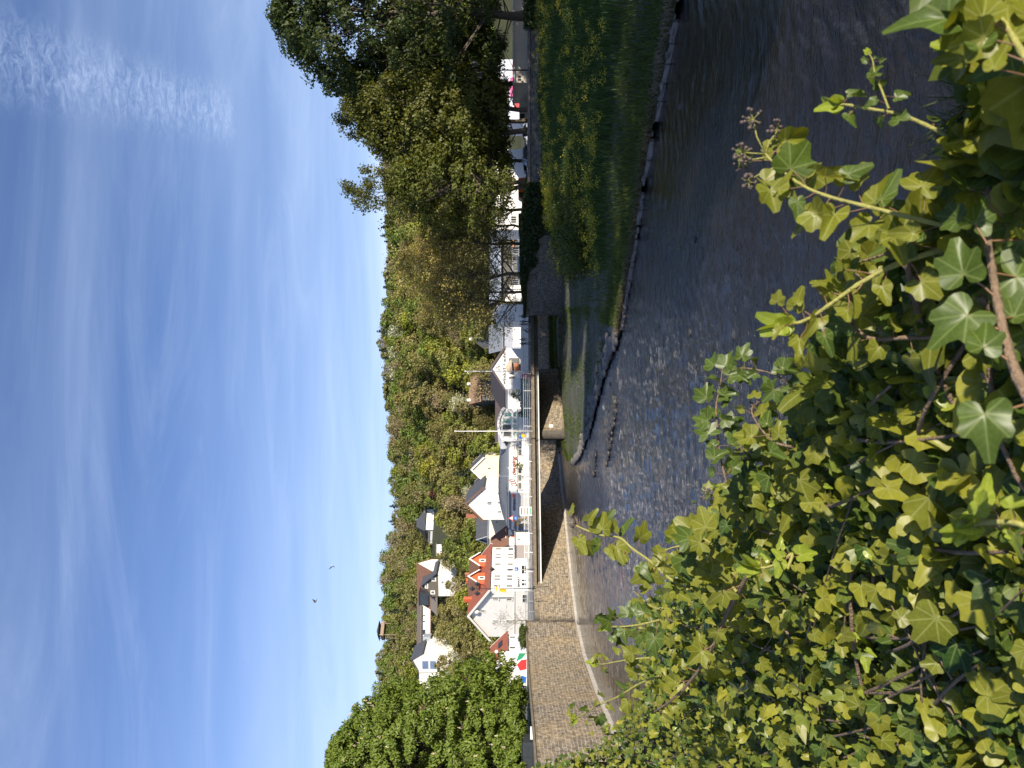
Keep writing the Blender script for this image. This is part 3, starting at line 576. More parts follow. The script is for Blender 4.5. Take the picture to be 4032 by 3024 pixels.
def big_tree(seed, H, z0, R_, prof, r0, m, nc=330, cr=1.15, per=110, size=.40, asp=.5, candles=0, clear=.15, droopy=.9):
    g = np.random.default_rng(seed); brs, tips = skeleton(g, H, R_, r0, 2, (6, 4), clear=clear)
    V, c = crown_clumps(g, H, z0, R_, prof, nc, cr, per, size, asp, droopy)
    V = V.reshape(-1, 3)
    for q in c[::9]:                 # a limb reaching for every fourth clump
        z = max(1.5, q[2] * .72 - 1); p0 = np.array([0, 0, z]); mid = (p0 + q) / 2 + np.array([0, 0, -.4]); brs.append(([p0, mid, q], [.10, .06, .02]))
    meshes = [('trunk', tubes_mesh('trunk', brs, BARK, 6)), ('crown', fast_mesh('crown', V, Fq=np.arange(len(V)).reshape(-1, 4), mats=[m]))]
    if candles:
        k = g.choice(len(c), candles); CV = []
        for i in k:
            dd = c[i] * np.array([1, 1, 0]); dd /= np.linalg.norm(dd) + 1e-6
            p = c[i] + dd * cr * .62 + g.normal(0, .25, 3) + np.array([0, 0, cr * .25]); n_ = 26
            h = g.uniform(0, 1, n_); a_ = g.uniform(0, 6.28, n_); rr = .085 * (1.05 - h); Q_ = p + np.stack([np.cos(a_) * rr, np.sin(a_) * rr, h * .34], 1)
            CV.append(cards(Q_, rand_dirs(n_, g), .10, .8, .2, g))
        CV = np.concatenate(CV).reshape(-1, 3); meshes.append(('flower_candles', fast_mesh('flower_candles', CV, Fq=np.arange(len(CV)).reshape(-1, 4), mats=[CANDLE])))
    return meshes
def twig_tree(seed, H, R_, r0, m, levels=4, kids=(6, 4, 4, 3), up=.35, clear=.22, leaf=.26, perc=5, spread=.35, leaves=True):
    g = np.random.default_rng(seed); brs, tips = skeleton(g, H, R_, r0, levels, kids, up=up, clear=clear)
    out = [('trunk', tubes_mesh('trunk', brs, BARK, 5))]
    if leaves:
        P = np.repeat(np.array([t[0] for t in tips]), perc, 0); P = P + g.normal(0, spread, P.shape)
        V = cards(P, rand_dirs(len(P), g, .5), g.uniform(.6, 1.3, len(P)) * leaf, .75, .3, g).reshape(-1, 3); out.append(('crown', fast_mesh('crown', V, Fq=np.arange(len(V)).reshape(-1, 4), mats=[m])))
    return out
def plant(meshes, name, loc, rz=0, s=1, sz=None, **k):
    r = empty(name, loc, rz, **k); r.scale = (s, s, sz or s)
    for nm, me in meshes:
        o = link(nm, me, r)
        if nm == 'flower_candles': o['kind'] = 'stuff'
    return r
PROF = [(0, .62), (.12, .92), (.3, 1), (.55, .93), (.75, .72), (.9, .42), (1, .08)]
M_CHL = big_tree(3, 19.9, .6, 8.7, [(0, .80), (.12, 1), (.35, 1), (.55, .92), (.75, .74), (.9, .48), (1, .12)], .40, CHL, 1300, .85, 118, .36, .42, 300, .12, 1.1)
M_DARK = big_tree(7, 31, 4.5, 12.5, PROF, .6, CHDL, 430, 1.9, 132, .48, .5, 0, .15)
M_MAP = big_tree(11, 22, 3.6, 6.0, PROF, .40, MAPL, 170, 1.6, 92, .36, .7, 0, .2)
M_TWIG = twig_tree(21, 22, 5.4, .34, MAPL, 4, (7, 4, 4, 3), up=.6, leaf=.26, perc=3, spread=.22)
M_SPAR = twig_tree(33, 17.5, 7.4, .32, SPARL, 4, (8, 4, 4, 3), up=.42, clear=.17, leaf=.25, perc=3, spread=.3)
def tw(y, Y, z=5.36): return ((CY - y) / F * Y, Y, z)
plant(M_CHL, 'chestnut_tree', tw(3010, 76, 6.35), .4, label='bright green flowering chestnut tree behind the sunlit river wall', cat='tree')
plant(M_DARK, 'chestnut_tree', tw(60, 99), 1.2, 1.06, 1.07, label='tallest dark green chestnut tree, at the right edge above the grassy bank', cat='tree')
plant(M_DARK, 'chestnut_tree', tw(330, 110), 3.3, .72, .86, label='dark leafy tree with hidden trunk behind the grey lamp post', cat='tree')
plant(M_MAP, 'maple_tree', tw(427, 97), .3, .86, 1.08, label='dark green tree with a slim trunk, second from the right on the bank wall', cat='tree')
plant(M_MAP, 'maple_tree', tw(510, 98), 2.3, 1.04, 1.0, label='olive green tree with the thickest trunk beside the parked silver car', cat='tree')
plant(M_TWIG, 'maple_tree', tw(470, 106), 2.3, 1.0, 1.30, label='tree whose thin twiggy top stands above the bank trees', cat='tree')
plant(M_MAP, 'maple_tree', tw(725, 96.5), 4.1, .92, .84, label='olive green tree with a stout trunk beside the orange vehicle', cat='tree')
plant(M_TWIG, 'maple_tree', tw(728, 97.5), .7, 1.12, 1.16, label='tall airy tree with open twigs against the sky, at the stout trunk', cat='tree')
plant(M_MAP, 'maple_tree', tw(640, 108), 5.1, .80, .86, label='leafy tree filling the gap behind the parked silver car', cat='tree')
plant(M_TWIG, 'maple_tree', tw(815, 100), 1.9, .80, .72, label='thin leaved tree with a leaning trunk left of the stout one', cat='tree')
plant(M_TWIG, 'maple_tree', tw(905, 106), 3.9, .72, .66, label='small thin leaved tree by the dark pickup', cat='tree')
plant(M_SPAR, 'budding_tree', tw(1085, 110), .5, 1.14, 1.08, label='open brown twigged tree with forked trunk before the grey roofed hall', cat='tree')
plant(M_SPAR, 'budding_tree', tw(1150, 114.5), 2.2, .85, .85, label='budding tree with a slim pale trunk beside the lamp post', cat='tree')
plant(M_SPAR, 'budding_tree', tw(1189, 119), 4.2, .98, .98, label='budding tree at the end of the bank wall, nearest the bridge', cat='tree')
plant(M_SPAR, 'budding_tree', tw(960, 112), 5.4, 1.0, .94, label='budding tree between the dark pickup and the lamp post', cat='tree')
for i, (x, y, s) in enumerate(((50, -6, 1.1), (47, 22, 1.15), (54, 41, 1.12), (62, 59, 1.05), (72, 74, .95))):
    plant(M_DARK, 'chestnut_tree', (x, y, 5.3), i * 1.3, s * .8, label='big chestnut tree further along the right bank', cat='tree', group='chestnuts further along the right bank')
M_BARE = twig_tree(51, 5.0, 2.3, .10, SPARL, 4, (4, 3, 3, 3), up=.45, clear=.15, leaves=False)
M_BARE[0][1].materials[0] = BARKP
plant(M_BARE, 'bare_tree', tw(2442, 104, 6.2), 1.0, .9, label='small leafless tree before the shaded gable of the big white house', cat='tree')
M_SMALL = big_tree(61, 3.2, .4, 1.1, PROF, .07, leaf_mat('street_tree_leaves', (.10, .15, .02), (.20, .22, .05), .35, rnd=False), 26, .34, 60, .15, .7, 0)
plant(M_SMALL, 'street_tree', tw(1553, 139), 0, .95, label='slim green bush before the gap beside the gabled white building', cat='shrub')
plant(M_SMALL, 'street_tree', tw(1835, 131), 1, .75, label='small green street tree before the white shop sign band', cat='shrub')
plant(M_SMALL, 'street_tree', tw(1630, 134), 1, .6, label='small spiky shrub before the round fronted white building', cat='shrub')
m_ = leaf_mat('yellowing_leaves', (.22, .15, .02), (.32, .22, .04), .3, rnd=False)
M_YEL = big_tree(62, 3.4, .5, 1.2, PROF, .06, m_, 22, .34, 45, .15, .7, 0)
plant(M_YEL, 'street_tree', tw(2045, 118), 0, .85, label='small yellow leaved street tree behind the triangular road sign', cat='shrub')
# ------------------------------------------------------------------ the wooded hill
def hill_z(x, y):
    y_ = y + 10 * np.sin(x * .02) + 0.02 * x
    z = np.interp(y_, [150, 182, 240, 300, 420, 520, 900], [5.0, 6.5, 30, 43, 65.5, 69, 62])
    return z * 1 + (z > 8) * (1.8 * np.sin(x * .05 + 1) + 1.2 * np.sin(x * .11 + y * .03)) * np.clip((z - 8) / 12, 0, 1) + np.clip((-x - 60) / 90, 0, 1) * np.clip((y_ - 300) / 100, 0, 1) * 5
gx = np.linspace(-520, 520, 105); gy = np.linspace(155, 900, 90); GX, GY = np.meshgrid(gx, gy, indexing='ij'); GZ = hill_z(GX, GY)
i, j = np.meshgrid(np.arange(104), np.arange(89), indexing='ij'); q0 = (i * 90 + j).ravel()
link('hillside', fast_mesh('hillside', np.stack([GX, GY, GZ], -1).reshape(-1, 3), Fq=np.stack([q0, q0 + 90, q0 + 91, q0 + 1], 1), mats=[mat('wooded_hill_ground', (.035, .042, .016), 1, .4, .15, .5, 3)], smooth=True), kind='structure')
def hill_variant(seed, kind, m):
    g = np.random.default_rng(seed); brs = [([np.array([0, 0, -1.]), np.array([.1, 0, 4.]), np.array([0, .2, 9.])], [.24, .17, .05])]
    if kind == 'conifer':
        k = 1500; h = g.uniform(0, 1, k) ** .8; lay = np.round(h * 14) / 14; r = (1 - lay) ** .8 * 3.3 * g.uniform(.15, 1.05, k) + .12; az = g.uniform(0, 6.283, k)
        P = np.stack([np.cos(az) * r, np.sin(az) * r, 1.5 + lay * 10.8 - r * .28 + g.normal(0, .13, k)], 1)
        T = np.stack([np.cos(az), np.sin(az), -.35 + 0 * az], 1); Nn = np.stack([np.cos(az) * .3, np.sin(az) * .3, 1 + 0 * az], 1) + g.normal(0, .35, (k, 3))
        T /= np.linalg.norm(T, axis=1, keepdims=True); B = np.cross(Nn, T); B /= np.linalg.norm(B, axis=1, keepdims=True); s = (.95 * g.uniform(.5, 1.2, k))[:, None]
        V = np.stack([P - T * s * .5, P + B * s * .26 + T * 0, P + T * s * .5, P - B * s * .26], 1); brs = [([np.array([0, 0, -1.]), np.array([0, 0, 7.]), np.array([0, 0, 13.5])], [.25, .14, .03])]
    elif kind == 'airy':
        b2, tips = skeleton(g, 12, 4.2, .2, 2, (5, 4), up=.6, clear=.15); brs = b2
        P = np.repeat(np.array([t[0] for t in tips]), 12, 0); P = P + g.normal(0, .75, P.shape); V = cards(P, rand_dirs(len(P), g, .5), g.uniform(.3, .62, len(P)), .7, .3, g)
    else:
        V, c = crown_clumps(g, 12.5, 1.2, 4.3, [(0, .6), (.25, 1), (.55, .92), (.8, .62), (1, .15)], 56, 1.5, 46, .58, .7, .3)
        for q in c[::5]: brs.append(([np.array([0, 0, q[2] * .5]), q], [.10, .03]))
    V = V.reshape(-1, 3); tm = tubes_mesh('t', brs, BARKP, 4)
    tv = np.empty(len(tm.vertices) * 3, np.float32); tm.vertices.foreach_get('co', tv); tv = tv.reshape(-1, 3); tq = np.empty(len(tm.loops), np.int32); tm.loops.foreach_get('vertex_index', tq); bpy.data.meshes.remove(tm)
    Q = np.concatenate([np.arange(len(V)).reshape(-1, 4), tq.reshape(-1, 4) + len(V)]); mi = np.concatenate([np.zeros(len(V) // 4, int), np.ones(len(tq) // 4, int)])
    return fast_mesh('hill_tree', np.concatenate([V, tv]), Fq=Q, mats=[m, BARKP], mi=mi), V
HM = {'green': leaf_mat('fresh_green_leaves', (0.165, 0.206, 0.041), (0.236, 0.277, 0.059), .3, hue=.02), 'olive': leaf_mat('olive_leaves', (0.195, 0.183, 0.059), (0.260, 0.242, 0.083), .3, hue=.015),  # hill leaf colours are lightened to stand in for haze
      'yellow': leaf_mat('yellow_green_leaves', (0.201, 0.224, 0.026), (0.295, 0.295, 0.047), .3, hue=.015), 'brown': leaf_mat('brown_budding_twigs', (0.248, 0.195, 0.106), (0.319, 0.260, 0.147), .25, hue=.01),
      'dark': leaf_mat('spruce_needles', (0.065, 0.083, 0.045), (0.106, 0.124, 0.065), .1, hue=.015), 'white': leaf_mat('white_blossom', (0.600, 0.600, 0.531), (0.354, 0.378, 0.189), .3, hue=.01), 'purple': leaf_mat('purple_leaves', (0.071, 0.026, 0.024), (0.106, 0.041, 0.029), .2, hue=.01)}
HV = {'round_green': [hill_variant(s, 'round', HM['green']) for s in (1, 2)], 'round_olive': [hill_variant(s, 'round', HM['olive']) for s in (3, 4)], 'round_yellow': [hill_variant(5, 'round', HM['yellow'])],
      'airy': [hill_variant(s, 'airy', HM['brown']) for s in (6, 7)], 'airy_olive': [hill_variant(8, 'airy', HM['olive'])], 'conifer': [hill_variant(s, 'conifer', HM['dark']) for s in (9, 10)], 'white': [hill_variant(12, 'airy', HM['white'])], 'purple': [hill_variant(13, 'round', HM['purple'])]}
HL = {'round_green': ('fresh green round crowned tree on the wooded hillside', 'green trees on the hill'), 'round_olive': ('olive green round crowned tree on the wooded hillside', 'olive trees on the hill'),
      'round_yellow': ('yellow green tree on the wooded hillside', 'yellow green trees on the hill'), 'airy': ('brown budding tree with open twigs on the hillside', 'brown budding trees on the hill'),
      'airy_olive': ('thin olive leaved tree with open twigs on the hillside', 'thin leaved trees on the hill'), 'conifer': ('dark spruce with pointed top on the hill', 'dark spruces on the hill'),
      'white': ('white blossoming tree in the hillside gardens', 'blossom trees on the hill'), 'purple': ('dark purple leaved tree on the hillside', 'purple trees on the hill')}
# what must stay visible from the river: houses on the slope (depth, picture rows y0..y1, picture bottom edge, picture top edge)
CLEAR = [(300, 1990, 2115, 1712, 1630), (262, 2140, 2195, 1738, 1705), (232, 2215, 2420, 1748, 1610), (262, 2375, 2540, 1702, 1630), (236, 2510, 2700, 1732, 1600), (330, 2452, 2532, 1506, 1470)]
hr = np.random.default_rng(77); spots = []
Y = 184.0
while Y < 440:
    st = 5.6 + (Y - 184) * .012; X0 = -.56 * Y; X1 = .56 * Y; n_ = int((X1 - X0) / st)
    for k in range(n_):
        x = X0 + (k + hr.uniform(-.1, 1.1)) * st; y = Y + hr.uniform(-.5, .5) * st * .9; s = hr.uniform(.62, 1.08)
        if Y < 200: s *= .8
        yp = CY - x / y * F; z = float(hill_z(x, y)); top = CX - (z + 12 * s - EYE) / y * F; bot = CX - (z + 1 - EYE) / y * F; rp = 3.6 * s / y * F
        bad = False
        for (hy, y0, y1, xb, xt) in CLEAR:
            if y < hy + 4 and y0 - rp * .7 < yp < y1 + rp * .7 and top < xb - 6: bad = True
            if hy + 4 <= y < hy + 16 and y0 < yp < y1: bad = True
        if bad: continue
        ridge_ = y > 300
        kind = hr.choice(list(HV), p=[.27, .25, .08, .12, .17, .09, .015, .005] if not ridge_ else [.17, .24, .05, .18, .20, .16, 0, 0])
        if yp < 1700 and ridge_ and hr.uniform() < .42: kind = 'conifer'
        spots.append((x, y, z, s, kind, yp))
    Y += st * .78
vis = [s for s in spots if 800 < s[5] < 2850 and s[1] < 330]; vis.sort(key=lambda s: s[1]); keep = set(id(s) for s in vis[:285]); cnt = 0
VV = {k: [] for k in HV}
for s in spots:
    x, y, z, sc_, kind, yp = s; me, V = HV[kind][int(hr.integers(len(HV[kind])))]; rz = hr.uniform(0, 6.28)
    if id(s) in keep:
        nm = 'spruce' if kind == 'conifer' else 'hill_tree'
        o = link(nm, me, None, (x, y, z), rz, label=HL[kind][0], cat='tree', group=HL[kind][1]); o.scale = (sc_, sc_, sc_ * hr.uniform(.85, 1.15))
    else:
        q = V.reshape(-1, 4, 3); q = q[hr.uniform(size=len(q)) < (.42 if y > 250 else .6)]; c_, s_ = math.cos(rz), math.sin(rz)
        q = (q - q.mean(1, keepdims=True)) * 1.35 + q.mean(1, keepdims=True); q = q @ np.array([[c_, s_, 0], [-s_, c_, 0], [0, 0, 1]]) * sc_ + np.array([x, y, z]); VV[kind].append(q.reshape(-1, 3))
Vs = []; MI = []; ms = []
for k, l in VV.items():
    if not l: continue
    a_ = np.concatenate(l); Vs.append(a_); MI.append(np.full(len(a_) // 4, len(ms))); ms.append(HV[k][0][0].materials[0])
Vs = np.concatenate(Vs); link('forest', fast_mesh('forest', Vs, Fq=np.arange(len(Vs)).reshape(-1, 4), mats=ms, mi=np.concatenate(MI)), label='mixed spring woodland covering the upper hillside up to the skyline', cat='forest', kind='stuff')
print('hill trees', len(spots), 'individual', len(keep), 'forest quads', len(Vs) // 4)
# ------------------------------------------------------------------ buildings
class House:
    """a building in its own frame: x along the front from the near corner, y away, z up from the ground.
    rect_* turns a rectangle seen on a wall into that wall's own metres"""
    def __init__(s, name, label, y, Y, ang, z=5.36, cat='building', group=None):
        s.P = W(CX, y, Y); s.a = R(ang); s.z = z; s.ux = Vector((math.cos(s.a), math.sin(s.a), 0)); s.uy = Vector((-math.sin(s.a), math.cos(s.a), 0)); s.P.z = z
        s.root = empty(name, s.P, s.a, label=label, cat=cat, group=group)
    def hit(s, face, xp, y, off=0.):
        d = Vector(((CY - y) / F, 1, -(xp - CX) / F)); n, o = (s.uy, off) if face == 'front' else (s.ux, off)
        t = (s.P + n * o - Vector((0, 0, EYE))).dot(n) / d.dot(n); q = Vector((0, 0, EYE)) + d * t - s.P
        return (q.dot(s.ux) if face == 'front' else q.dot(s.uy)), q.z
    def part(s, name, b, m, parent=None, **k): return b.build(name, m, parent or s.root, **k)
    def panel(s, b, face, u0, u1, z0, z1, d0, d1, off=0., m=0):
        """a slab on a wall between depths d0..d1 in front of it"""
        if face == 'front': b.box(u0, u1, off - d1, off - d0, z0, z1, m)
        else: b.box(off - d1, off - d0, u0, u1, z0, z1, m)
        return b
    def rect(s, face, xt, xb, y0, y1, off=0.):
        u0, za = s.hit(face, xt, y0, off); u1, zb = s.hit(face, xb, y1, off); _, zc = s.hit(face, xb, y0, off); _, zd = s.hit(face, xt, y1, off)
        return min(u0, u1), max(u0, u1), (zb + zc) / 2, (za + zd) / 2
    def window(s, face, xt, xb, y0, y1, fm=WHITE, gm=GLASS, fr=.09, bars=0, off=0., name='window', sill=False):
        u0, u1, z0, z1 = s.rect(face, xt, xb, y0, y1, off); b = MB(); P = lambda *a: s.panel(b, face, *a, off=off)
        P(u0, u1, z0, z0 + fr, .0, .06); P(u0, u1, z1 - fr, z1, .0, .06); P(u0, u0 + fr, z0 + fr, z1 - fr, 0, .06); P(u1 - fr, u1, z0 + fr, z1 - fr, 0, .06)
        for i in range(bars): c = u0 + (u1 - u0) * (i + 1) / (bars + 1); P(c - fr * .35, c + fr * .35, z0 + fr, z1 - fr, .0, .05)
        w = s.part(name, b, fm); b = MB(); s.panel(b, face, u0 + fr * .9, u1 - fr * .9, z0 + fr * .9, z1 - fr * .9, .004, .02, off=off); b.build('pane', gm, w)
        if sill: b = MB(); s.panel(b, face, u0 - .08, u1 + .08, z0 - .08, z0 - .002, 0, .14, off=off); b.build('sill', fm, w)
        return w
    def gable(s, w, d, he, hr, wm, rm, along='x', over=.35, th=.18, off=0., trim=None, rpos=.5, z0=0., name='wall', x0=0., y0=0.):
        """walls with two gables and a roof of two slabs; along = direction of the ridge"""
        b = MB(); A = d if along == 'x' else w; L_ = w if along == 'x' else d; r = A * rpos
        prof = [(0, z0), (A, z0), (A, he), (r, hr), (0, he)]
        if along == 'x': b.ext([(x0, y0 + p, z) for p, z in prof], (L_, 0, 0))
        else: b.ext([(x0 + p, y0, z) for p, z in prof], (0, L_, 0))
        s.part(name, b, wm)
        b = MB(); o = over
        for e, sg in ((0, 1), (A, -1)):
            run = abs(r - e); sl = (hr - he) / run; ex = e - sg * o; ze = he - o * sl
            q = [(ex, ze + .02), (r, hr + .02), (r, hr + .02 + th), (ex, ze + .02 + th)]
            if along == 'x': b.ext([(x0 - o, y0 + p, z) for p, z in q], (L_ + 2 * o, 0, 0))
            else: b.ext([(x0 + p, y0 - o, z) for p, z in q], (0, L_ + 2 * o, 0))
        rf = s.part('roof', b, rm)
        if trim:
            b = MB()
            for e, sg in ((0, 1), (A, -1)):
                run = abs(r - e); sl = (hr - he) / run; ex = e - sg * o; ze = he - o * sl
                q = [(ex, ze - .22), (r, hr - .22), (r, hr + .06 + th), (ex, ze + .06 + th)]
                for base in (-o - .07, L_ + o + .005):
                    if along == 'x': b.ext([(x0 + base, y0 + p, z) for p, z in q], (.06, 0, 0))
                    else: b.ext([(x0 + p, y0 + base, z) for p, z in q], (0, .06, 0))
            b.build('verge_board', trim, rf)
        return rf
def to_mesh(o):
    bpy.context.view_layer.update(); me = bpy.data.meshes.new_from_object(o); me.name = 'lettering'; n = bpy.data.objects.new(o.name.split('.')[0], me); C.objects.link(n); n.parent = o.parent
    n.location = o.location; n.rotation_euler = o.rotation_euler; n.scale = o.scale; bpy.data.objects.remove(o); return n
def text_on(h, face, txt, xb, y0, y1, size_px, m, off=0., name='lettering', shear=0., Yd=140., depth=.06, proud=.05):
    """letters standing on a wall, first letter at picture row y0"""
    u0, z0 = h.hit(face, xb, y0, off); u1, _ = h.hit(face, xb, y1, off)
    cu = bpy.data.curves.new('lettering', 'FONT'); cu.body = txt; cu.extrude = depth / 2; cu.offset = .028; cu.shear = shear; cu.materials.append(m)
    o = bpy.data.objects.new(name, cu); C.objects.link(o); o.parent = h.root
    cu.size = 1; bpy.context.view_layer.update(); w = max(o.dimensions.x, .1); s_ = abs(u1 - u0) / w; hgt = size_px * Yd / F
    if face == 'front': o.location = (min(u0, u1), off - proud, z0); o.rotation_euler = (R(90), 0, 0)
    else: o.location = (off - proud, max(u0, u1), z0); o.rotation_euler = (R(90), 0, R(-90))
    o.scale = (s_, hgt / .72, 1); return to_mesh(o)
# --- the long white building with two orange dormers, left of the bridge
h = House('white_house', 'big white house with two orange dormers, its sunlit front over the street', 2326, 140, 65)
GW, GD = 12.8, 10.9; HE = 7.35; HR = 11.0
h.gable(GW, GD, HE, HR, WHITE, REDTILE, 'x', .55, .2, trim=WHITE)
for xt, xb, ys in ((1947, 1973, ((2158, 2166), (2182, 2188), (2193, 2200), (2218, 2226), (2265, 2273), (2277, 2285), (2303, 2312))), (1997, 2021, ((2158, 2167), (2182, 2189), (2194, 2201), (2218, 2226), (2241, 2249), (2265, 2273), (2277, 2285), (2304, 2312)))):
    for k, (a, c) in enumerate(ys):
        sh = 10 * (a - 2150) / 180; h.window('front', xt + 3 - sh * .9, xb + 3 - sh * .5, a - .5, c + .5, WHITE, PALEGL if (xt < 1980 or k in (2, 3)) else GLASS, .10, sill=True)
for xt, xb, a, c in ((1939, 1964, 2349, 2363), (1993, 2017, 2350, 2365), (1939, 1966, 2440, 2452), (1992, 2020, 2440, 2452)): h.window('side', xt, xb, a, c, WHITE, PALEGL if xt < 1950 else GLASS, .12, 1, sill=True)
h.window('side', 1889, 1911, 2398, 2412, WHITE, GLASS, .13, 1)
for a, c in ((2226, 2242), (2243, 2261), (2281, 2291), (2295, 2308)): h.window('front', 2052, 2074, a, c, WMETAL, GLASS, .10, name='shop_window')
h.window('side', 2056, 2076, 2340, 2372, WMETAL, GLASS, .10, 1, name='shop_window')
b = MB(); h.panel(b, 'front', 0, GW, 2.45, 2.6, 0, .14); h.panel(b, 'side', 0, GD, 2.45, 2.6, 0, .14); h.panel(b, 'front', 0, GW, HE - .35, HE - .1, 0, .10); h.part('cornice', b, WHITE)
b = MB(); h.panel(b, 'side', 1.35, 1.5, 2.7, HE - .4, 0, .16); h.panel(b, 'side', .2, 1.4, HE - .55, HE - .4, 0, .16); h.part('downpipe', b, GALV)
text_on(h, 'front', 'RENAULT', 2046, 2313, 2272, 9, LETTERG)
for a, c, pk in ((2173, 2216, 0), (2242, 2284, 0)):     # dormers: orange cheeks and gable, tiled roof, one white framed window
    u0 = h.hit('front', 1936, c)[0]; u1 = h.hit('front', 1936, a)[0]; um = (u0 + u1) / 2; y0_, ze, zp = .8, HE + 2.1, HE + 3.75
    r = h.root; b = MB().ext([(u0, y0_, HE + .3), (u1, y0_, HE + .3), (u1, y0_, ze), (um, y0_, zp), (u0, y0_, ze)], (0, 4.4, 0)); dm = b.build('dormer', ORANGE, r)
    b = MB()
    for e, sg in ((u0, -1), (u1, 1)):
        sl = (zp - ze) / abs(um - e); b.ext([(e + sg * .35, y0_ - .4, ze - .35 * sl + .02), (um, y0_ - .4, zp + .02), (um, y0_ - .4, zp + .18), (e + sg * .35, y0_ - .4, ze - .35 * sl + .18)], (0, 5.0, 0))
    b.build('roof', BRTILE, dm)
    b = MB()
    for e, sg in ((u0, -1), (u1, 1)):
        sl = (zp - ze) / abs(um - e); b.ext([(e + sg * .4, y0_ - .47, ze - .4 * sl - .12), (um, y0_ - .47, zp - .12), (um, y0_ - .47, zp + .22), (e + sg * .4, y0_ - .47, ze - .4 * sl + .22)], (0, .06, 0))
    b.build('verge_board', WHITE, dm)
    b = MB().box(um - .42, um + .42, y0_ - .07, y0_ - .001, HE + .65, HE + 1.95); wn = b.build('window_frame', WHITE, dm); MB().box(um - .2, um + .2, y0_ - .09, y0_ - .06, HE + .9, HE + 1.7).build('pane', GLASS, dm)
for u, yy, zt in ((3.2, 4.4, HR + 1.0), (9.0, 4.8, HR + .9), (11.8, 5.6, HR + 1.3)): h.part('chimney', MB().box(u - .35, u + .35, yy, yy + .7, HR - 1.2, zt), ORANGE if u < 10 else BRICK)
b = MB(); dc = h.hit('side', 1882, 2405); b.lathe([(.02, 0), (.32, .05), (.48, .16), (.50, .17)], (-.55, dc[0], dc[1] + .2), 16, axis='x'); b.tube([(-.5, dc[0], dc[1] + .2), (0, dc[0], dc[1] - .1)], .03, 6); h.part('satellite_dish', b, WHITE)
# --- lower red roofed house left of it, in its shade
h = House('red_roofed_house', 'low house with shade-tinted grey walls and a red tiled roof beside the big white house', 2588, 131, 62)
h.gable(h.hit('front', 2000, 2497)[0], 7.5, 3.9, 6.7, mat('shade_tinted_render', (.42, .44, .48), .85, .05, 1.2), REDTILE, 'x', .4, .2, trim=WHITE)  # grey blue wall colour carries the shadow of the big white house
for a, c in ((2505, 2514), (2546, 2556)): h.window('front', 2004, 2031, a, c, WHITE, GLASS, .1)
h.window('side', 1958, 1977, 2600, 2608, WHITE, GLASS, .1)
h.part('roof_window', MB().ext([(3.3, .62, 4.6), (4.4, .62, 4.6), (4.4, 1.5, 5.25), (3.3, 1.5, 5.25)], (0, -.08, .12)), GLASS)
h.part('chimney', MB().box(1.6, 2.3, 3.6, 4.2, 5.8, 7.6), ORANGE)
# --- pink hut, small white house with brown roof
h = House('small_house', 'small white house with a steep brown roof right of the big white house', 2146, 163, 62)
h.gable(6.2, 6.5, 4.0, 7.4, WHITE, BRTILE, 'x', .3, .18)
for a, c in ((2083, 2092), (2109, 2119)): h.window('front', 1990, 2010, a, c, WHITE, GLASS, .12)
h.part('signboard', h.panel(MB(), 'front', *h.rect('front', 2012, 2026, 2104, 2116), .02, .12), mat('red_and_white_sign', (.6, .12, .08), .5, .2, 8))
h = House('flat_roofed_annex', 'plain cream annex block behind the small brown roofed house', 2120, 172, 62)
b = MB().box(0, 8, 0, 6, 0, 8.2); h.part('wall', b, CREAM); h.part('roof', MB().box(-.2, 8.2, -.2, 6.2, 8.2, 8.5), GREYROOF); h.window('front', 1951, 1960, 2052, 2060, WHITE, PALEGL, .1)
h = House('pink_kiosk', 'pale pink kiosk hut standing at the street by the bar railing', 2146, 128, 60)
b = MB().box(0, 3.2, 0, 3, 0, 2.35); h.part('wall', b, PINK); h.part('roof', MB().box(-.15, 3.35, -.15, 3.15, 2.35, 2.55), GREYROOF); h.window('front', 2036, 2052, 2122, 2130, WHITE, PALEGL, .08)
# --- beige gable house behind the blue fascia
h = House('gabled_house', 'tall cream gabled house with a brick chimney above the blue sign band', 2046, 160, -6)
w_ = (2046 - 1921) / F * 160 / math.cos(R(6)) ; h.gable(w_, 10, 9.0, 12.5, WHITE, DARKROOF, 'y', .35, .25, trim=mat('brown_verge', (.16, .09, .06), .8), rpos=.52)
for xt, xb, ys in ((1957, 1976, (1937, 1974, 2010)), (1995, 2008, (1939, 1976, 2007))):
    for a in ys: h.window('front', xt, xb, a, a + 11, WHITE, PALEGL, .14)
h.window('front', 1916, 1938, 1973, 1989, WHITE, GLASS, .14, 1)
h.part('chimney', MB().box(-.1, .6, 1.5, 2.2, 8.6, 12.6), BRICK)
for xx, yy in ((1980, 1934), (2000, 1997)):
    u, z = h.hit('front', xx, yy); b = MB().lathe([(.02, 0), (.3, -.05), (.45, -.16)], (u, -.45, z), 14, axis='y'); b.tube([(u, -.4, z), (u, 0, z - .2)], .03, 5); h.part('satellite_dish', b, GREYW)
# --- dark roofed wing between
h = House('slate_roofed_house', 'grey slate roofed house half hidden behind the cream gabled house', 2100, 178, 30)
h.gable(9, 7, 7.6, 11.2, GREYW, DARKROOF, 'x', .4, .2, trim=WHITE)
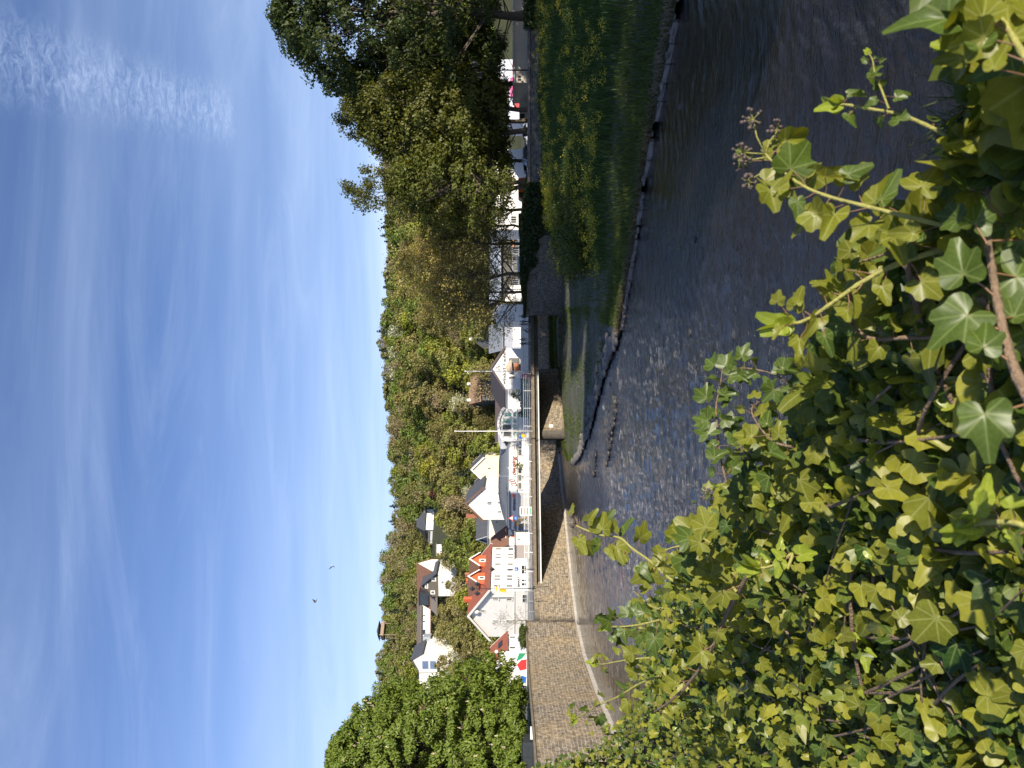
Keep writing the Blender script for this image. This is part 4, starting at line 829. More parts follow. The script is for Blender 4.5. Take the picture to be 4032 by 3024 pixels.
# --- two white gables behind the curved roof
h = House('white_gabled_house', 'plain white gabled house behind the curved roof, three small windows in a row', 1893, 178, -4)
h.gable(5.3, 9, 9.6, 12.3, CREAM, DARKROOF, 'y', .25, .2, trim=WHITE)
for a in (1821, 1841, 1861): h.window('front', 1964, 1978, a, a + 8, CREAM, GLASS, .08)
h.window('front', 1920, 1932, 1841, 1847, CREAM, GLASS, .05)
h = House('white_gabled_house', 'narrow white gabled house between two larger gables', 1932, 176, -4)
h.gable(2.6, 9, 9.6, 11.8, CREAM, DARKROOF, 'y', .2, .2, trim=WHITE, rpos=.1); h.window('front', 1965, 1977, 1908, 1914, CREAM, GLASS, .06)
# --- workshop: curved grey roof, white sign band to the right of the corner, blue fascia to the left
h = House('workshop', 'white workshop with a curved ribbed grey roof and a long sign band', 1936, 130, 58)
u1 = h.hit('front', 2020, 1741)[0]; zt = h.hit('front', 2003, 1925)[1]; zb = h.hit('front', 2035, 1925)[1]
b = MB().box(0, u1, .15, 7.2, 0, zt); h.part('wall', b, WHITE)
b = MB(); h.panel(b, 'front', 0, u1, zb, zt, -.1, .35); h.part('sign_band', b, WHITE)
n_ = 16; US = [-.6 + (u1 + 3.2) * i / 22 for i in range(23)]
def roof_z(u, i): return zt + .12 + 1.75 * math.sin(math.pi / 2 * min(1, max(0, (u + .6) / 9.5))) ** .8 * math.sin(math.pi * min(1, (i / n_) * .62)) ** .9
def roof_p(i): return -.45 + 8.0 * i / n_
b = MB(); k1 = n_ + 1; vs = [(u, roof_p(i), roof_z(u, i)) for u in US for i in range(k1)]; vs += [(x, y, z - .2) for x, y, z in vs]; m_ = len(US) * k1; fs = []
for j in range(len(US) - 1):
    for i in range(n_): q = j * k1 + i; fs += [(q, q + k1, q + k1 + 1, q + 1), (m_ + q, m_ + q + 1, m_ + q + k1 + 1, m_ + q + k1)]
for j in range(len(US) - 1): fs += [(j * k1, m_ + j * k1, m_ + (j + 1) * k1, (j + 1) * k1), (j * k1 + n_, (j + 1) * k1 + n_, m_ + (j + 1) * k1 + n_, m_ + j * k1 + n_)]
for e in (0, len(US) - 1): fs += [(e * k1 + i, e * k1 + i + 1, m_ + e * k1 + i + 1, m_ + e * k1 + i) for i in range(n_)]
b.add(vs, fs); rf = h.part('roof', b, GREYROOF)
b = MB()
for k in range(int((u1 + 2.5) / .75)):
    u = -.5 + k * .75; b.tube([(u, roof_p(i), roof_z(u, i) + .03) for i in range(k1)], .045, 4)
b.build('ribs', DARKROOF, rf)
b = MB(); h.panel(b, 'front', 1, u1, zt, zt + .35, -.6, -.3); h.part('clerestory', b, GLASS)
for a, c in ((1744, 1768), (1770, 1796), (1842, 1866), (1868, 1896), (1900, 1928)): h.window('front', 2038, 2056, a, c, WHITE, PALEGL if a != 1842 else GLASS, .10, name='shop_window')
text_on(h, 'front', 'deusing', 2030, 1880, 1804, 15, LETTER, -.35 + .35, shear=.3, proud=.40)
text_on(h, 'front', 'Autohaus und Service', 2026, 1798, 1764, 3.5, mat('faint_red_lettering', (.55, .30, .27), .6), 0, proud=.40)
def rings(h, face, xp, ys, m, off=0., r=.42):
    b = MB()
    for k, y in enumerate(ys):
        u, z = h.hit(face, xp + k * 3.5, y, off); c = [(u + r * math.cos(t) * .8, z + r * math.sin(t)) for t in [i * math.pi / 8 for i in range(17)]]
        b.tube([(p, -.42, q) if face == 'front' else (-.42, p, q) for p, q in c], .07, 5)
    h.part('ring_emblem', b, m)
rings(h, 'front', 2017, (1899, 1907, 1916), LETTER)
ls = h.hit('side', 2020, 2100)[0]; b = MB(); h.panel(b, 'side', 0.06, ls, zb - .3, zt - .1, -.1, .3); h.part('blue_fascia', b, BLUEP)
b = MB(); h.panel(b, 'side', .05, ls - .3, 0, zb - .3, -.6, -.4); h.part('shaded_wall', b, BLUEP)  # blue grey of this wall is its shade, put in as colour
h.part('flat_roof', MB().box(-.3, .3, 0.06, ls + .15, zt - .1, zt + .05), GREYROOF)
text_on(h, 'side', 'GTÜ', 2028, 1954, 1939, 10, LETTER, 0, proud=.36); text_on(h, 'side', 'KFZ-Prüfstelle', 2028, 2003, 1958, 8.5, LETTERD, 0, proud=.36)
text_on(h, 'side', 'deusing', 2032, 2078, 2027, 11, LETTERD, 0, shear=.25, proud=.36)
rings(h, 'side', 2023, (2084, 2091), LETTERD)
# --- round fronted showroom with green tinted panes
h = House('showroom', 'white showroom with an arched front and large green tinted panes', 1737, 141, 18)
w_ = h.hit('front', 2040, 1609)[0]; top = h.hit('front', 1967, 1675)[1]; sh_ = h.hit('front', 1990, 1735)[1]
n_ = 18; arc = [(w_ * i / n_, sh_ + (top - sh_) * math.sin(math.pi * i / n_) ** .75) for i in range(n_ + 1)]
b = MB(); b.ext([(0, .12, 0)] + [(u, .12, z) for u, z in arc] + [(w_, .12, 0)], (0, 9, 0)); h.part('wall', b, WHITE)
b = MB(); o_ = [(u + (u - w_ / 2) * .07, z + .42) for u, z in arc]; b.ext([(u, -.3, z) for u, z in o_] + [(u, -.3, z) for u, z in arc[::-1]], (0, 9.9, 0)); h.part('roof', b, WHITE)
for (a, c, t0) in ((1622, 1642, 1985), (1645, 1667, 1978), (1670, 1693, 1977), (1697, 1722, 1981)):
    h.window('front', t0 + (2 if a == 1622 else 0), 2015, a, c, WHITE, GREENGL if a < 1668 else PALEGL, .12, 0, off=.12); h.window('front', 2019, 2036, a, c, WHITE, GREENGL, .10, 0, off=.12)
b = MB(); h.panel(b, 'front', 0, w_, 1.9, 2.05, -.1, .12); h.part('ledge', b, WMETAL)
# --- the link wall between showroom and sign band, with round window
h = House('link_building', 'grey shaded link wall with a round window left of the arched showroom', 1768, 140.5, 30)
h.part('wall', MB().box(0, 3.0, 0, 3, 0, 5.0), GREYW); u, z = h.hit('front', 2000, 1748); h.part('round_window', MB().lathe([(.01, -.05), (.55, -.05), (.55, .02)], (u, 0, z), 20, axis='y'), GLASS)
# --- gabled white shop with its long slate roof
h = House('gabled_shop', 'white gabled shop with grey lettering across its sunlit gable', 1532, 157, 24)
w_ = h.hit('front', 2000, 1372)[0]; ridge = h.hit('front', 1934, 1452)[1]; ev = h.hit('front', 1986, 1531)[1]
h.gable(w_, 13, ev, ridge, WHITE, SLATE, 'y', .3, .22, trim=mat('dark_verge', (.08, .06, .055), .8))
text_on(h, 'front', 'windorf + sohn', 1991, 1514, 1385, 16, LETTERG)
u, z = h.hit('front', 1969, 1449); b = MB()
for pa, pb in (((-.6, 0), (0, .95)), ((0, .95), (.6, 0)), ((.6, 0), (-.6, 0)), ((-.3, .1), (0, .55)), ((0, .55), (.3, .1))): b.tube([(u + pa[0], -.05, z + pa[1]), (u + pb[0], -.05, z + pb[1])], .05, 5)
h.part('triangle_emblem', b, LETTERG)
h.window('front', 2002, 2028, 1481, 1494, WHITE, PALEGL, .1, 0); h.window('front', 2002, 2047, 1408, 1434, WHITE, PALEGL, .1, 0)
u0, u1_, z0_, z1_ = h.rect('front', 1998, 2014, 1424, 1472); b = MB(); um = (u0 + u1_) / 2; b.ext([(u0, -1.0, z0_ - .1), (u1_, -1.0, z0_ + .1), (u1_ - .3, 0, z1_), (um, 0, z1_ + .5), (u0, 0, z1_ - .3)], (0, 0, -.1)); h.part('awning', b, mat('sand_awning', (.42, .32, .24), .9))
u0, u1_, z0_, z1_ = h.rect('front', 2013, 2058, 1432, 1466); h.part('entrance', h.panel(MB(), 'front', u0, u1_, 0, z1_, .005, .03), GLASS)
b = MB()
for k in range(12): b.box(u0 + .1 + k * (u1_ - u0) / 12, u0 + .25 + k * (u1_ - u0) / 12, -.08, -.02, z0_ + .2 + (k % 3) * .3, z1_ - .5 + (k % 2) * .2)
h.part('goods_display', b, mat('orange_red_goods', (.36, .15, .08), .7, .5, 6))
h.part('side_canopy', MB().box(-2.6, -.05, 3, 12, 2.6, 2.85), WMETAL)
h = House('brown_roofed_house', 'house with a pale brown tiled roof and white chimneys behind the gabled shop', 1576, 185, 10)
h.gable(7.6, 8, 10.6, 13.3, DARKROOF, mat('pale_brown_tiles', (.24, .15, .09), .85, .25, 1.5, .5, 8), 'x', .4, .2)  # tiles in a paler brown than the other brown roofs
for u in (.6, 4.6, 7.3): h.part('chimney', MB().box(u - .3, u + .3, 3.4, 4.0, 12.2, 14.0), WHITE)
h = House('slate_shed', 'low building with a dark slate roof left of the gabled shop', 1735, 168, 2)
h.gable(11.5, 8, 4.4, 6.5, GREYW, SLATE, 'x', .3, .2)
h = House('garage_row', 'white flat building with green goods between shop and showroom', 1612, 152, 4); h.part('wall', MB().box(0, 4, 0, 5, 0, 3.4), WHITE); h.part('fascia', MB().box(-.1, 4.1, -.2, 5, 3.4, 3.75), WMETAL); h.window('front', 2045, 2066, 1582, 1604, WHITE, GLASS, .1, 1)
# --- grey building and mural wall right of the shop
h = House('grey_shop', 'blue grey walled shop with dark windows between the gabled shop and the mural wall', 1374, 172, 4)
w_ = h.hit('front', 2030, 1272)[0]; b = MB().box(0, w_, 0, 9, 0, 5.1); h.part('wall', b, mat('blue_grey_render', (.36, .38, .44), .85, .05, 1)); 
for a, c in ((1293, 1300), (1303, 1310), (1341, 1351)): h.window('front', 2021, 2036, a, c, GREYW, GLASS, .1)
b = MB().ext([(-.4, -.6, 4.9), (w_ + .3, -.6, 4.9), (w_ + .3, 6, 8.1), (-.4, 6, 8.1)], (0, .1, .22)); h.part('roof', b, GREYROOF)
h.part('parapet_wall', MB().box(-.1, w_, -4.4, -4.1, 0, 2.75), WHITE)
h = House('dark_gabled_house', 'small dark gabled house with white chimney behind the grey shop', 1372, 186, -8); h.gable(4.4, 6, 9.6, 12.6, DARKROOF, SLATE, 'y', .3, .2); h.part('chimney', MB().box(1.8, 2.4, 2, 2.6, 12, 13.4), WHITE)
h = House('mural_house', 'white house with a pencil grey mural and faint lettering on its wall', 1268, 150, 3)
w_ = h.hit('front', 2030, 1196)[0]; b = MB(); b.ext([(0, 0, 0), (w_, 0, 0), (w_, 0, 5.6), (w_ * .5, 0, 7.2), (0, 0, 5.2)], (0, 8, 0)); h.part('wall', b, WHITE)
text_on(h, 'front', 'MELLA', 2033, 1229, 1209, 6, LETTERG, proud=.03, depth=.02)
b = MB(); pts = [h.hit('front', x, y) for x, y in ((2010, 1258), (2004, 1250), (2012, 1243), (2022, 1236), (2016, 1228), (2008, 1222), (2014, 1214), (2020, 1208), (2012, 1203))]; b.tube([(u, -.03, z) for u, z in pts], .035, 4); pts = [h.hit('front', x, y) for x, y in ((2024, 1262), (2026, 1250), (2023, 1241), (2026, 1234))]; b.tube([(u, -.03, z) for u, z in pts], .03, 4); h.part('mural_lines', b, LETTERG)
h.window('front', 2020, 2036, 1198, 1205, WHITE, PALEGL, .08)
h = House('white_annex', 'low white annex with a striped vent left of the grey roofed hall', 1186, 152, 3); h.part('wall', MB().ext([(0, 0, 0), (3.2, 0, 0), (3.2, 0, 3.4), (0, 0, 4.4)], (0, 6, 0)), WHITE); h.part('vent', h.panel(MB(), 'front', *h.rect('front', 2026, 2032, 1159, 1178), 0, .05), GREYW)
# --- grey roofed hall at the back of the car park
h = House('hall', 'long low hall with a pale blue grey metal roof behind the bank wall trees', 1176, 168, 2)
w_ = h.hit('front', 2020, 905)[0]; pr = mat('pale_blue_grey_roof', (.30, .34, .39), .5, .06, .5)
b = MB().box(0, w_, .6, 14, 0, 5.4); h.part('wall', b, mat('dark_hall_wall', (.10, .095, .085), .8, .2, .5))
b = MB().ext([(-.5, -.3, 5.3), (w_ + .5, -.3, 5.3), (w_ + .5, 4.5, 7.8), (-.5, 4.5, 7.8)], (0, .1, .25)); h.part('roof', b, pr)
for k, (a, c) in enumerate(((944, 970), (975, 1000), (1003, 1028), (1032, 1068), (1100, 1125))): h.window('front', 2018, 2044, a, c, GREYW, GLASS if k != 3 else PALEGL, .12, 2, off=.6, name='glazed_bay')
h.part('orange_panel', h.panel(MB(), 'front', *h.rect('front', 2018, 2024, 940, 972), -.3, -.2), mat('orange_board', (.55, .22, .06), .7)); h.part('sign_board', h.panel(MB(), 'front', *h.rect('front', 1998, 2026, 926, 930), .3, .5), WHITE)
h = House('white_building', 'pale building glimpsed behind the parked silver car', 905, 150, 3); h.part('wall', MB().box(0, 16, 0, 8, 0, 6.4), WHITE); h.part('roof', MB().box(-.4, 16.4, -.4, 8.4, 6.4, 6.8), GREYROOF); h.window('front', 2010, 2035, 850, 880, WHITE, GLASS, .12, 2)
h = House('white_building', 'pale blue white shopfront glimpsed between the slim trunks', 470, 138, 3); h.part('wall', MB().box(0, 11, 0, 8, 0, 5.6), mat('pale_blue_render', (.55, .60, .68), .8, .05, 1)); h.part('roof', MB().box(-.3, 11.3, -.3, 8.3, 5.6, 5.95), GREYROOF)
h.window('front', 2026, 2052, 392, 420, WHITE, GLASS, .1, 2); h.part('awning', MB().ext([(4, -1, 2.6), (7.5, -1, 2.6), (7.5, -.02, 3.2), (4, -.02, 3.2)], (0, 0, .06)), mat('magenta_awning', (.60, .08, .25), .8))
h.part('red_banner', h.panel(MB(), 'front', 1.5, 3.2, 1.6, 2.6, .02, .06), REDPAINT); h.part('orange_awning', MB().ext([(8.2, -1, 2.2), (10.6, -1, 2.2), (10.6, -.02, 2.8), (8.2, -.02, 2.8)], (0, 0, .06)), ORANGE)
h = House('beige_garage', 'long beige garage wall with a pale roof edge, at the right above the ivy clump', 325, 103, 2)
h.part('wall', MB().box(0, 26, 0, 7, 0, 2.55), BEIGE); h.part('roof', MB().box(-.2, 26.2, -.35, 7.2, 2.55, 2.85), mat('pale_roof_edge', (.45, .48, .52), .6)); h.window('front', 2036, 2055, 296, 322, BEIGE, GLASS, .08, 1, name='garage_window')
# --- houses on the hill
def hz(y, Y): return float(hill_z((CY - y) / F * Y, Y)) - 1.2
h = House('hill_house', 'white hillside house with a grey pyramid roof, highest on the slope', 2086, 296, 32, EYE + (CX - 1716) / F * 296)
b = MB().box(0, 8.4, 0, 9, -3, 4.2); h.part('wall', b, WHITE); b = MB(); o = .8; hh = 4.15; ap = [(3.0, 4.5, 8.2), (5.4, 4.5, 8.2)]
c_ = [(-o, -o, hh), (8.4 + o, -o, hh), (8.4 + o, 9 + o, hh), (-o, 9 + o, hh)]; b.add(c_ + ap, [(0, 1, 5, 4), (1, 2, 5), (2, 3, 4, 5), (3, 0, 4), (3, 2, 1, 0)]); h.part('roof', b, DARKROOF)
h.part('chimney', MB().box(5.8, 6.6, 5, 5.7, 7, 9.0), DARKROOF); h.window('front', 1672, 1685, 2012, 2020, WHITE, GLASS, .12)
h.part('lower_wing', MB().box(-5.2, 0, 1, 8, -3, 2.4), GREYW); h.part('wing_roof', MB().box(-5.9, -.01, .4, 8.6, 2.4, 2.8), DARKROOF)
h = House('garden_house', 'small white flat roofed box house alone on the slope', 2186, 265, 15, EYE + (CX - 1737) / F * 265); h.part('wall', MB().box(0, 3.6, 0, 4, -1.5, 1.6), WHITE); h.part('roof', MB().box(-.2, 3.8, -.2, 4.2, 1.6, 1.75), GREYW); h.window('front', 1722, 1728, 2158, 2162, WHITE, GLASS, .06)
h = House('hill_house', 'large hillside house, rust tiled main roof and dark shingled gable in front', 2349, 236, -12, EYE + (CX - 1758) / F * 236)
def hp(xp, y, off=0.): return h.hit('front', xp, y, off)
uL, zz0 = hp(1724, 2349); uR, _ = hp(1728, 2260); ua, za = hp(1662, 2303)
b = MB(); ze = hp(1716, 2258)[1]; b.ext([(0, 0, hp(1726, 2340)[1]), (uR, 0, hp(1726, 2340)[1]), (uR, 0, ze), (ua, 0, za), (0, 0, hp(1703, 2349)[1])], (0, 9, 0)); h.part('shingled_gable', b, SLATEWOOD)
h.part('wall', MB().box(.1, uR - .1, .1, 9, -3, hp(1726, 2340)[1]), WHITE)
b = MB()
for e, ze_ in ((uR + .4, ze - .3), (-.4, hp(1706, 2352)[1])): b.ext([(e, -.7, ze_), (ua, -.7, za + .05), (ua, -.7, za + .35), (e, -.7, ze_ + .3)], (0, 10, 0))
h.part('gable_roof', b, DARKROOF)
for xt, xb, a, c in ((1673, 1686, 2297, 2317), (1699, 1717, 2274, 2289), (1695, 1713, 2325, 2340)): h.window('front', xt, xb, a, c, WHITE, PALEGL, .28, 1 if xt == 1673 else 0)
h.window('front', 1737, 1746, 2288, 2296, WHITE, GLASS, .1)
zr = hp(1640, 2245, 6)[1]; u2 = hp(1640, 2243, 6)[0]; b = MB(); b.ext([(uR - 1.5, 6, -2), (uR - 1.5, 11.5, -2), (uR - 1.5, 11.5, zr - 4.2), (uR - 1.5, 8.5, zr), (uR - 1.5, 3.5, zr - 4.6), (uR - 1.5, 3.5, -2)], (u2 - uR + 2.4, 0, 0)); h.part('main_wall', b, WHITE)
b = MB().ext([(-6.2, 8.5, zr + .05), (-6.2, 2.9, zr - 5.0), (-6.2, 2.9, zr - 4.75), (-6.2, 8.5, zr + .3)], (u2 + 7.3, 0, 0)); b.ext([(-6.2, 8.5, zr + .05), (-6.2, 12.2, zr - 5.0), (-6.2, 12.2, zr - 4.75), (-6.2, 8.5, zr + .3)], (u2 + 7.3, 0, 0)); h.part('main_roof', b, BRTILE)
b = MB().box(-4.6, -.6, 3.2, 7, zr - 3.9, zr - 1.0); h.part('roof_dormer', b, GLASS); h.part('dormer_roof', MB().box(-4.9, -.3, 2.9, 7, zr - 1.0, zr - .75), DARKROOF)
b = MB().ext([(-6.5, 0, hp(1722, 2350)[1]), (-.1, 0, hp(1722, 2350)[1]), (-.1, 6, hp(1668, 2340)[1]), (-5.6, 6, hp(1668, 2340)[1])], (0, 0, .25)); h.part('lean_to_roof', b, mat('grey_brown_slates', (.17, .145, .125), .8, .12, 1.2))
h = House('hill_bungalow', 'long low white hillside bungalow with a wide brown roof and balcony', 2524, 268, 3, EYE + (CX - 1693) / F * 268)
w_ = h.hit('front', 1700, 2388)[0]; z0_ = h.hit('front', 1661, 2420)[1]; rt = h.hit('front', 1643, 2420, 4)[1]
h.part('wall', MB().box(0, w_, 0, 7, -.4, z0_ + .05), WHITE); b = MB().ext([(-3, -.9, z0_), (w_ + .6, -.9, z0_), (w_ + .6, 5, rt), (-3, 5, rt)], (0, .05, .3)); h.part('roof', b, mat('brown_grey_roof', (.15, .12, .10), .8, .15, 1))
for a, c in ((2421, 2427), (2444, 2450), (2478, 2500)): h.window('front', 1664, 1676, a, c, WHITE, GLASS, .07)
b = MB()
for k in range(22): b.box(.4 + k * w_ / 23, .44 + k * w_ / 23, -1.6, -1.55, -.2, .9)
b.box(.2, w_, -1.62, -1.54, .9, .98); h.part('balcony_rail', b, GALV); h.part('balcony', MB().box(0, w_, -1.7, 0, -.5, -.25), BRTILE)
h = House('hill_house', 'white stepped modern house with three tiny square windows on the slope', 2580, 252, 5, EYE + (CX - 1752) / F * 252)
h.part('wall', MB().box(0, 4.9, 0, 6, -3, h.hit('front', 1693, 2550)[1]), WHITE)
for a in (2541, 2554, 2567): h.window('front', 1699, 1705, a, a + 5, GREYW, GLASS, .05)
h.part('upper_block', MB().box(1.2, 5.6, 1, 6, h.hit('front', 1693, 2550)[1], h.hit('front', 1664, 2550)[1]), GREYW); h.part('chimney_block', MB().box(-.6, 2.0, -.5, 1, h.hit('front', 1697, 2575)[1] - .5, h.hit('front', 1678, 2575)[1]), PINK)
h = House('hill_house', 'cream gabled hillside house with tall glass bays and a dark roof', 2640, 240, -6, EYE + (CX - 1762) / F * 240)
w_ = h.hit('front', 1700, 2574)[0]; ap = h.hit('front', 1623, 2595); el = h.hit('front', 1650, 2640)[1]; er = h.hit('front', 1665, 2574)[1]
b = MB().ext([(0, 0, -3), (w_, 0, -3), (w_, 0, er), (ap[0], 0, ap[1]), (0, 0, el)], (0, 9, 0)); h.part('wall', b, mat('off_white_render', (.76, .72, .62), .85, .05, 1.2))
b = MB()
for e, z_ in ((w_ + .4, er - .2), (-.5, el - .3)): b.ext([(e, -.5, z_), (ap[0], -.5, ap[1] + .05), (ap[0], -.5, ap[1] + .35), (e, -.5, z_ + .3)], (0, 10, 0))
b.box(-9, .3, .5, 9, el - .1, el + .25); h.part('roof', b, DARKROOF)
h.part('bay_frame', h.panel(MB(), 'front', *h.rect('front', 1650, 1722, 2596, 2645), .0, .5), WHITE)
for xt, xb in ((1661, 1689), (1692, 1718)): h.window('front', xt, xb, 2601, 2636, WHITE, mat('sky_blue_glass', (.12, .18, .30), .15, .2, .6), .12, 0, off=-.5, name='bay_window')
h.part('terrace_wall', MB().box(-9, -.8, 0, 8, -3, el - .1), WHITE)
h = House('lookout_pavilion', 'dark roofed timber lookout pavilion standing above the treetops on the skyline', 2500, 345, 38, EYE + (CX - 1570) / F * 345, cat='pavilion')
zf = h.hit('front', 1507, 2500)[1]; zt = h.hit('front', 1489, 2500)[1]; wd, dd = 5.4, 2.9
wood = mat('weathered_timber', (.26, .19, .13), .85, .3, 2); b = MB()
for u in (.1, wd - .1):
    for v_ in (.1, dd + 1.9): h.part('post', MB().box(u - .12, u + .12, v_ - .12, v_ + .12, 0, zt), wood)
h.part('platform', MB().box(-.6, wd + .6, -.6, dd + 2.6, zf - .35, zf), wood); h.part('parapet', MB().box(-.5, wd + .5, -.5, -.35, zf, zf + 1.1).box(-.5, -.35, -.5, dd + 2.5, zf, zf + 1.1), wood)
b = MB(); o = 1.0; b.add([(-o, -o, zt), (wd + o, -o, zt), (wd + o, dd + 2 + o, zt), (-o, dd + 2 + o, zt), (wd / 2, 2.4, zt + 1.3)], [(0, 1, 4), (1, 2, 4), (2, 3, 4), (3, 0, 4), (3, 2, 1, 0)]); h.part('roof', b, DARKROOF)
# ------------------------------------------------------------------ street furniture, vehicles, people, birds
def post(name, y, xb, xt, Y, r, m, label, cat, extra=None, r2=None):
    p = W(xb, y, Y); zt = W(xt, y, Y).z - p.z; root = empty(name, p, 0, label=label, cat=cat)
    MB().tube([(0, 0, -.3), (0, 0, zt * .4), (0, 0, zt)], [r, r * .85, r2 or r * .55], 8).build('pole', m, root, smooth=True)
    return root, zt
r, zt = post('flagpole', 1462, 2083, 1835, 119, .085, WMETAL, 'white flagpole in front of the gabled shop, no flag', 'flagpole'); MB().ball((0, 0, zt + .1), .12).build('finial', WMETAL, r)
r, zt = post('flagpole', 1698, 2091, 1795, 112.5, .09, WMETAL, 'tall white flagpole before the arched showroom, no flag', 'flagpole'); MB().ball((0, 0, zt + .1), .12).build('finial', WMETAL, r)
r, zt = post('flagpole', 1841, 2060, 1996, 131, .05, WMETAL, 'short white mast with a small lamp before the sign band', 'mast'); MB().ball((-.25, 0, zt - .4), .14).build('lamp', WMETAL, r)
r, zt = post('flagpole', 1875, 2086, 1966, 124, .05, GALV, 'thin grey mast near the left end of the sign band', 'mast'); MB().box(-.04, .3, -.04, .04, zt - .1, zt).build('bracket', GALV, r)
def lantern(b, c, s):
    c = Vector(c); b.lathe([(.01, .9), (.10, .75), (.42, .42), (.46, .36), (.30, .30), (.16, -.02), (.05, -.08)], (0, 0, 0), 10)
    for i in range(len(b.v) - 70, len(b.v)): v = b.v[i]; b.v[i] = (v[0] * s + c.x, v[1] * s + c.y, v[2] * s + c.z)
r, zt = post('street_lamp', 2318, 2104, 1872, 99, .07, DMETAL, 'ornate black lamp post with three lanterns and a yellow sign box', 'street lamp')
for dx, dz in ((0, -.1), (.62, -.75), (-.62, -.75)):
    b = MB(); lantern(b, (dx, 0, zt + dz + .2), .8); b.build('lantern', DMETAL, r)
b = MB(); b.tube([(-.62, 0, zt - .7), (-.35, 0, zt - 1.25), (0, 0, zt - 1.45), (.35, 0, zt - 1.25), (.62, 0, zt - .7)], .03, 6); b.build('scroll_arm', DMETAL, r)
z1 = W(1965, 2318, 99).z - r.location.z; z2 = W(1992, 2318, 99).z - r.location.z
MB().box(-.25, .25, -.12, .12, z1 - .15, z1 + .4).build('traffic_light_backplate', YELLOWP, r); MB().box(-.40, -.08, -.12, .12, z2 - .05, z1 - .15).build('yellow_sign_box', YELLOWP, r); MB().box(-.62, .42, -.16, -.13, z1 - .02, z1 + .20).build('direction_board', WHITE, r)
r, zt = post('street_lamp', 2241, 2098, 1935, 101, .05, DMETAL, 'slender black lamp post carrying a blue parking sign', 'street lamp')
b = MB(); lantern(b, (-.02, 0, zt - .4), .75); b.build('lantern', DMETAL, r); MB().tube([(0, 0, zt - .9), (-.5, 0, zt - .55), (-.62, 0, zt - .3)], .03, 6).build('bracket', DMETAL, r)
zs = W(2034, 2241, 101).z - r.location.z; sg = MB().box(-.27, .27, -.10, -.06, zs - .24, zs + .24).build('parking_sign', BLUEPAINT, r)
cu = bpy.data.curves.new('sign_letter', 'FONT'); cu.body = 'P'; cu.size = .5; cu.extrude = .008; cu.materials.append(WHITE); o = link('sign_letter', cu, sg, (-.15, -.115, zs - .17)); o.rotation_euler = (R(90), 0, 0); to_mesh(o)
r, zt = post('road_sign', 2040, 2089, 2006, 106, .03, GALV, 'red edged triangle warning sign over a round blue sign', 'road sign')
z1 = W(2011, 2040, 106).z - r.location.z; z2 = W(2031, 2040, 106).z - r.location.z
MB().ext([(-.42, -.06, z1 - .36), (.42, -.06, z1 - .36), (0, -.06, z1 + .38)], (0, -.02, 0)).build('triangle_sign', REDPAINT, r); MB().ext([(-.26, -.085, z1 - .26), (.26, -.085, z1 - .26), (0, -.085, z1 + .2)], (0, -.01, 0)).build('triangle_face', WHITE, r)
MB().lathe([(.01, -.09), (.30, -.09), (.30, -.05)], (0, 0, z2), 20, axis='y').build('round_sign', BLUEPAINT, r)
MB().tube([(-.15, -.10, z2 - .1), (0, -.10, z2 + .16), (.15, -.10, z2 - .1)], .03, 5).build('sign_arrows', WHITE, r)
r, zt = post('road_sign', 1716, 2090, 2056, 113, .03, GALV, 'round yellow sign on a short post beside the tall flagpole', 'road sign')
z1 = W(2060, 1716, 113).z - r.location.z; MB().lathe([(.01, -.08), (.28, -.08), (.28, -.04)], (.02, 0, z1), 20, axis='y').build('yellow_disc', YELLOWP, r)
r, zt = post('road_sign', 1722, 2088, 2045, 119, .03, GALV, 'round blue sign just left of the yellow disc', 'road sign')
z1 = W(2049, 1722, 119).z - r.location.z; MB().lathe([(.01, -.08), (.24, -.08), (.24, -.04)], (0, 0, z1), 20, axis='y').build('blue_disc', BLUEPAINT, r)
r, zt = post('street_lamp', 276, 2078, 1862, 95, .10, DMETAL, 'black lamp post with a boxy lantern among the dark bank trees', 'street lamp'); MB().box(-1.1, -.3, -.2, .2, zt - 1.2, zt - .5).box(.3, 1.1, -.2, .2, zt - .6, zt + .1).build('lantern', DMETAL, r); MB().tube([(-.7, 0, zt - .8), (0, 0, zt - .3), (.7, 0, zt - .2)], .04, 6).build('arm', DMETAL, r)
r, zt = post('street_lamp', 976, 2052, 1950, 107.5, .07, GALV, 'grey lamp post between the forked tree and the small tree', 'street lamp'); MB().box(-.5, .1, -.1, .1, zt, zt + .12).build('lantern', GALV, r)
r, zt = post('street_lamp', 1140, 2056, 1985, 114, .06, GALV, 'pale lamp post beside the slim pale trunk', 'street lamp'); MB().box(-.5, .1, -.1, .1, zt, zt + .12).build('lantern', GALV, r)
r, zt = post('mast', 990, 2050, 1995, 130, .04, WMETAL, 'thin white post before the dark glazed hall', 'post')
r, zt = post('lamp_post', 2648, 2000, 1878, 118, .04, GALV, 'grey street lamp behind the red roofed house', 'street lamp'); MB().box(-.1, .5, -.1, .1, zt, zt + .1).build('lantern', GALV, r)
p = W(1885, 2622, 118); r = empty('solar_panel', (p.x, p.y, 6.4), 0, label='blue solar panel tilted on a pole above the chestnut', cat='solar panel')
z_ = p.z - 6.4; MB().tube([(0, 0, 0), (0, .2, z_)], .06, 8).build('pole', GALV, r); MB().ext([(-1.0, -.2, z_ - .75), (1.0, -.2, z_ - .1), (1.0, .5, z_ + .75), (-1.0, .5, z_ + .1)], (0, -.04, .05)).build('panel', mat('solar_cells', (.02, .035, .08), .2, .2, 1), r)
b = MB()
for k in range(1, 5): t = k / 5; b.tube([(-1.0 + 2 * t, -.26, z_ - .75 + .65 * t + .05), (-1.0 + 2 * t, .44, z_ + .1 + .65 * t + .05)], .014, 4)
b.build('panel_grid', WMETAL, r)
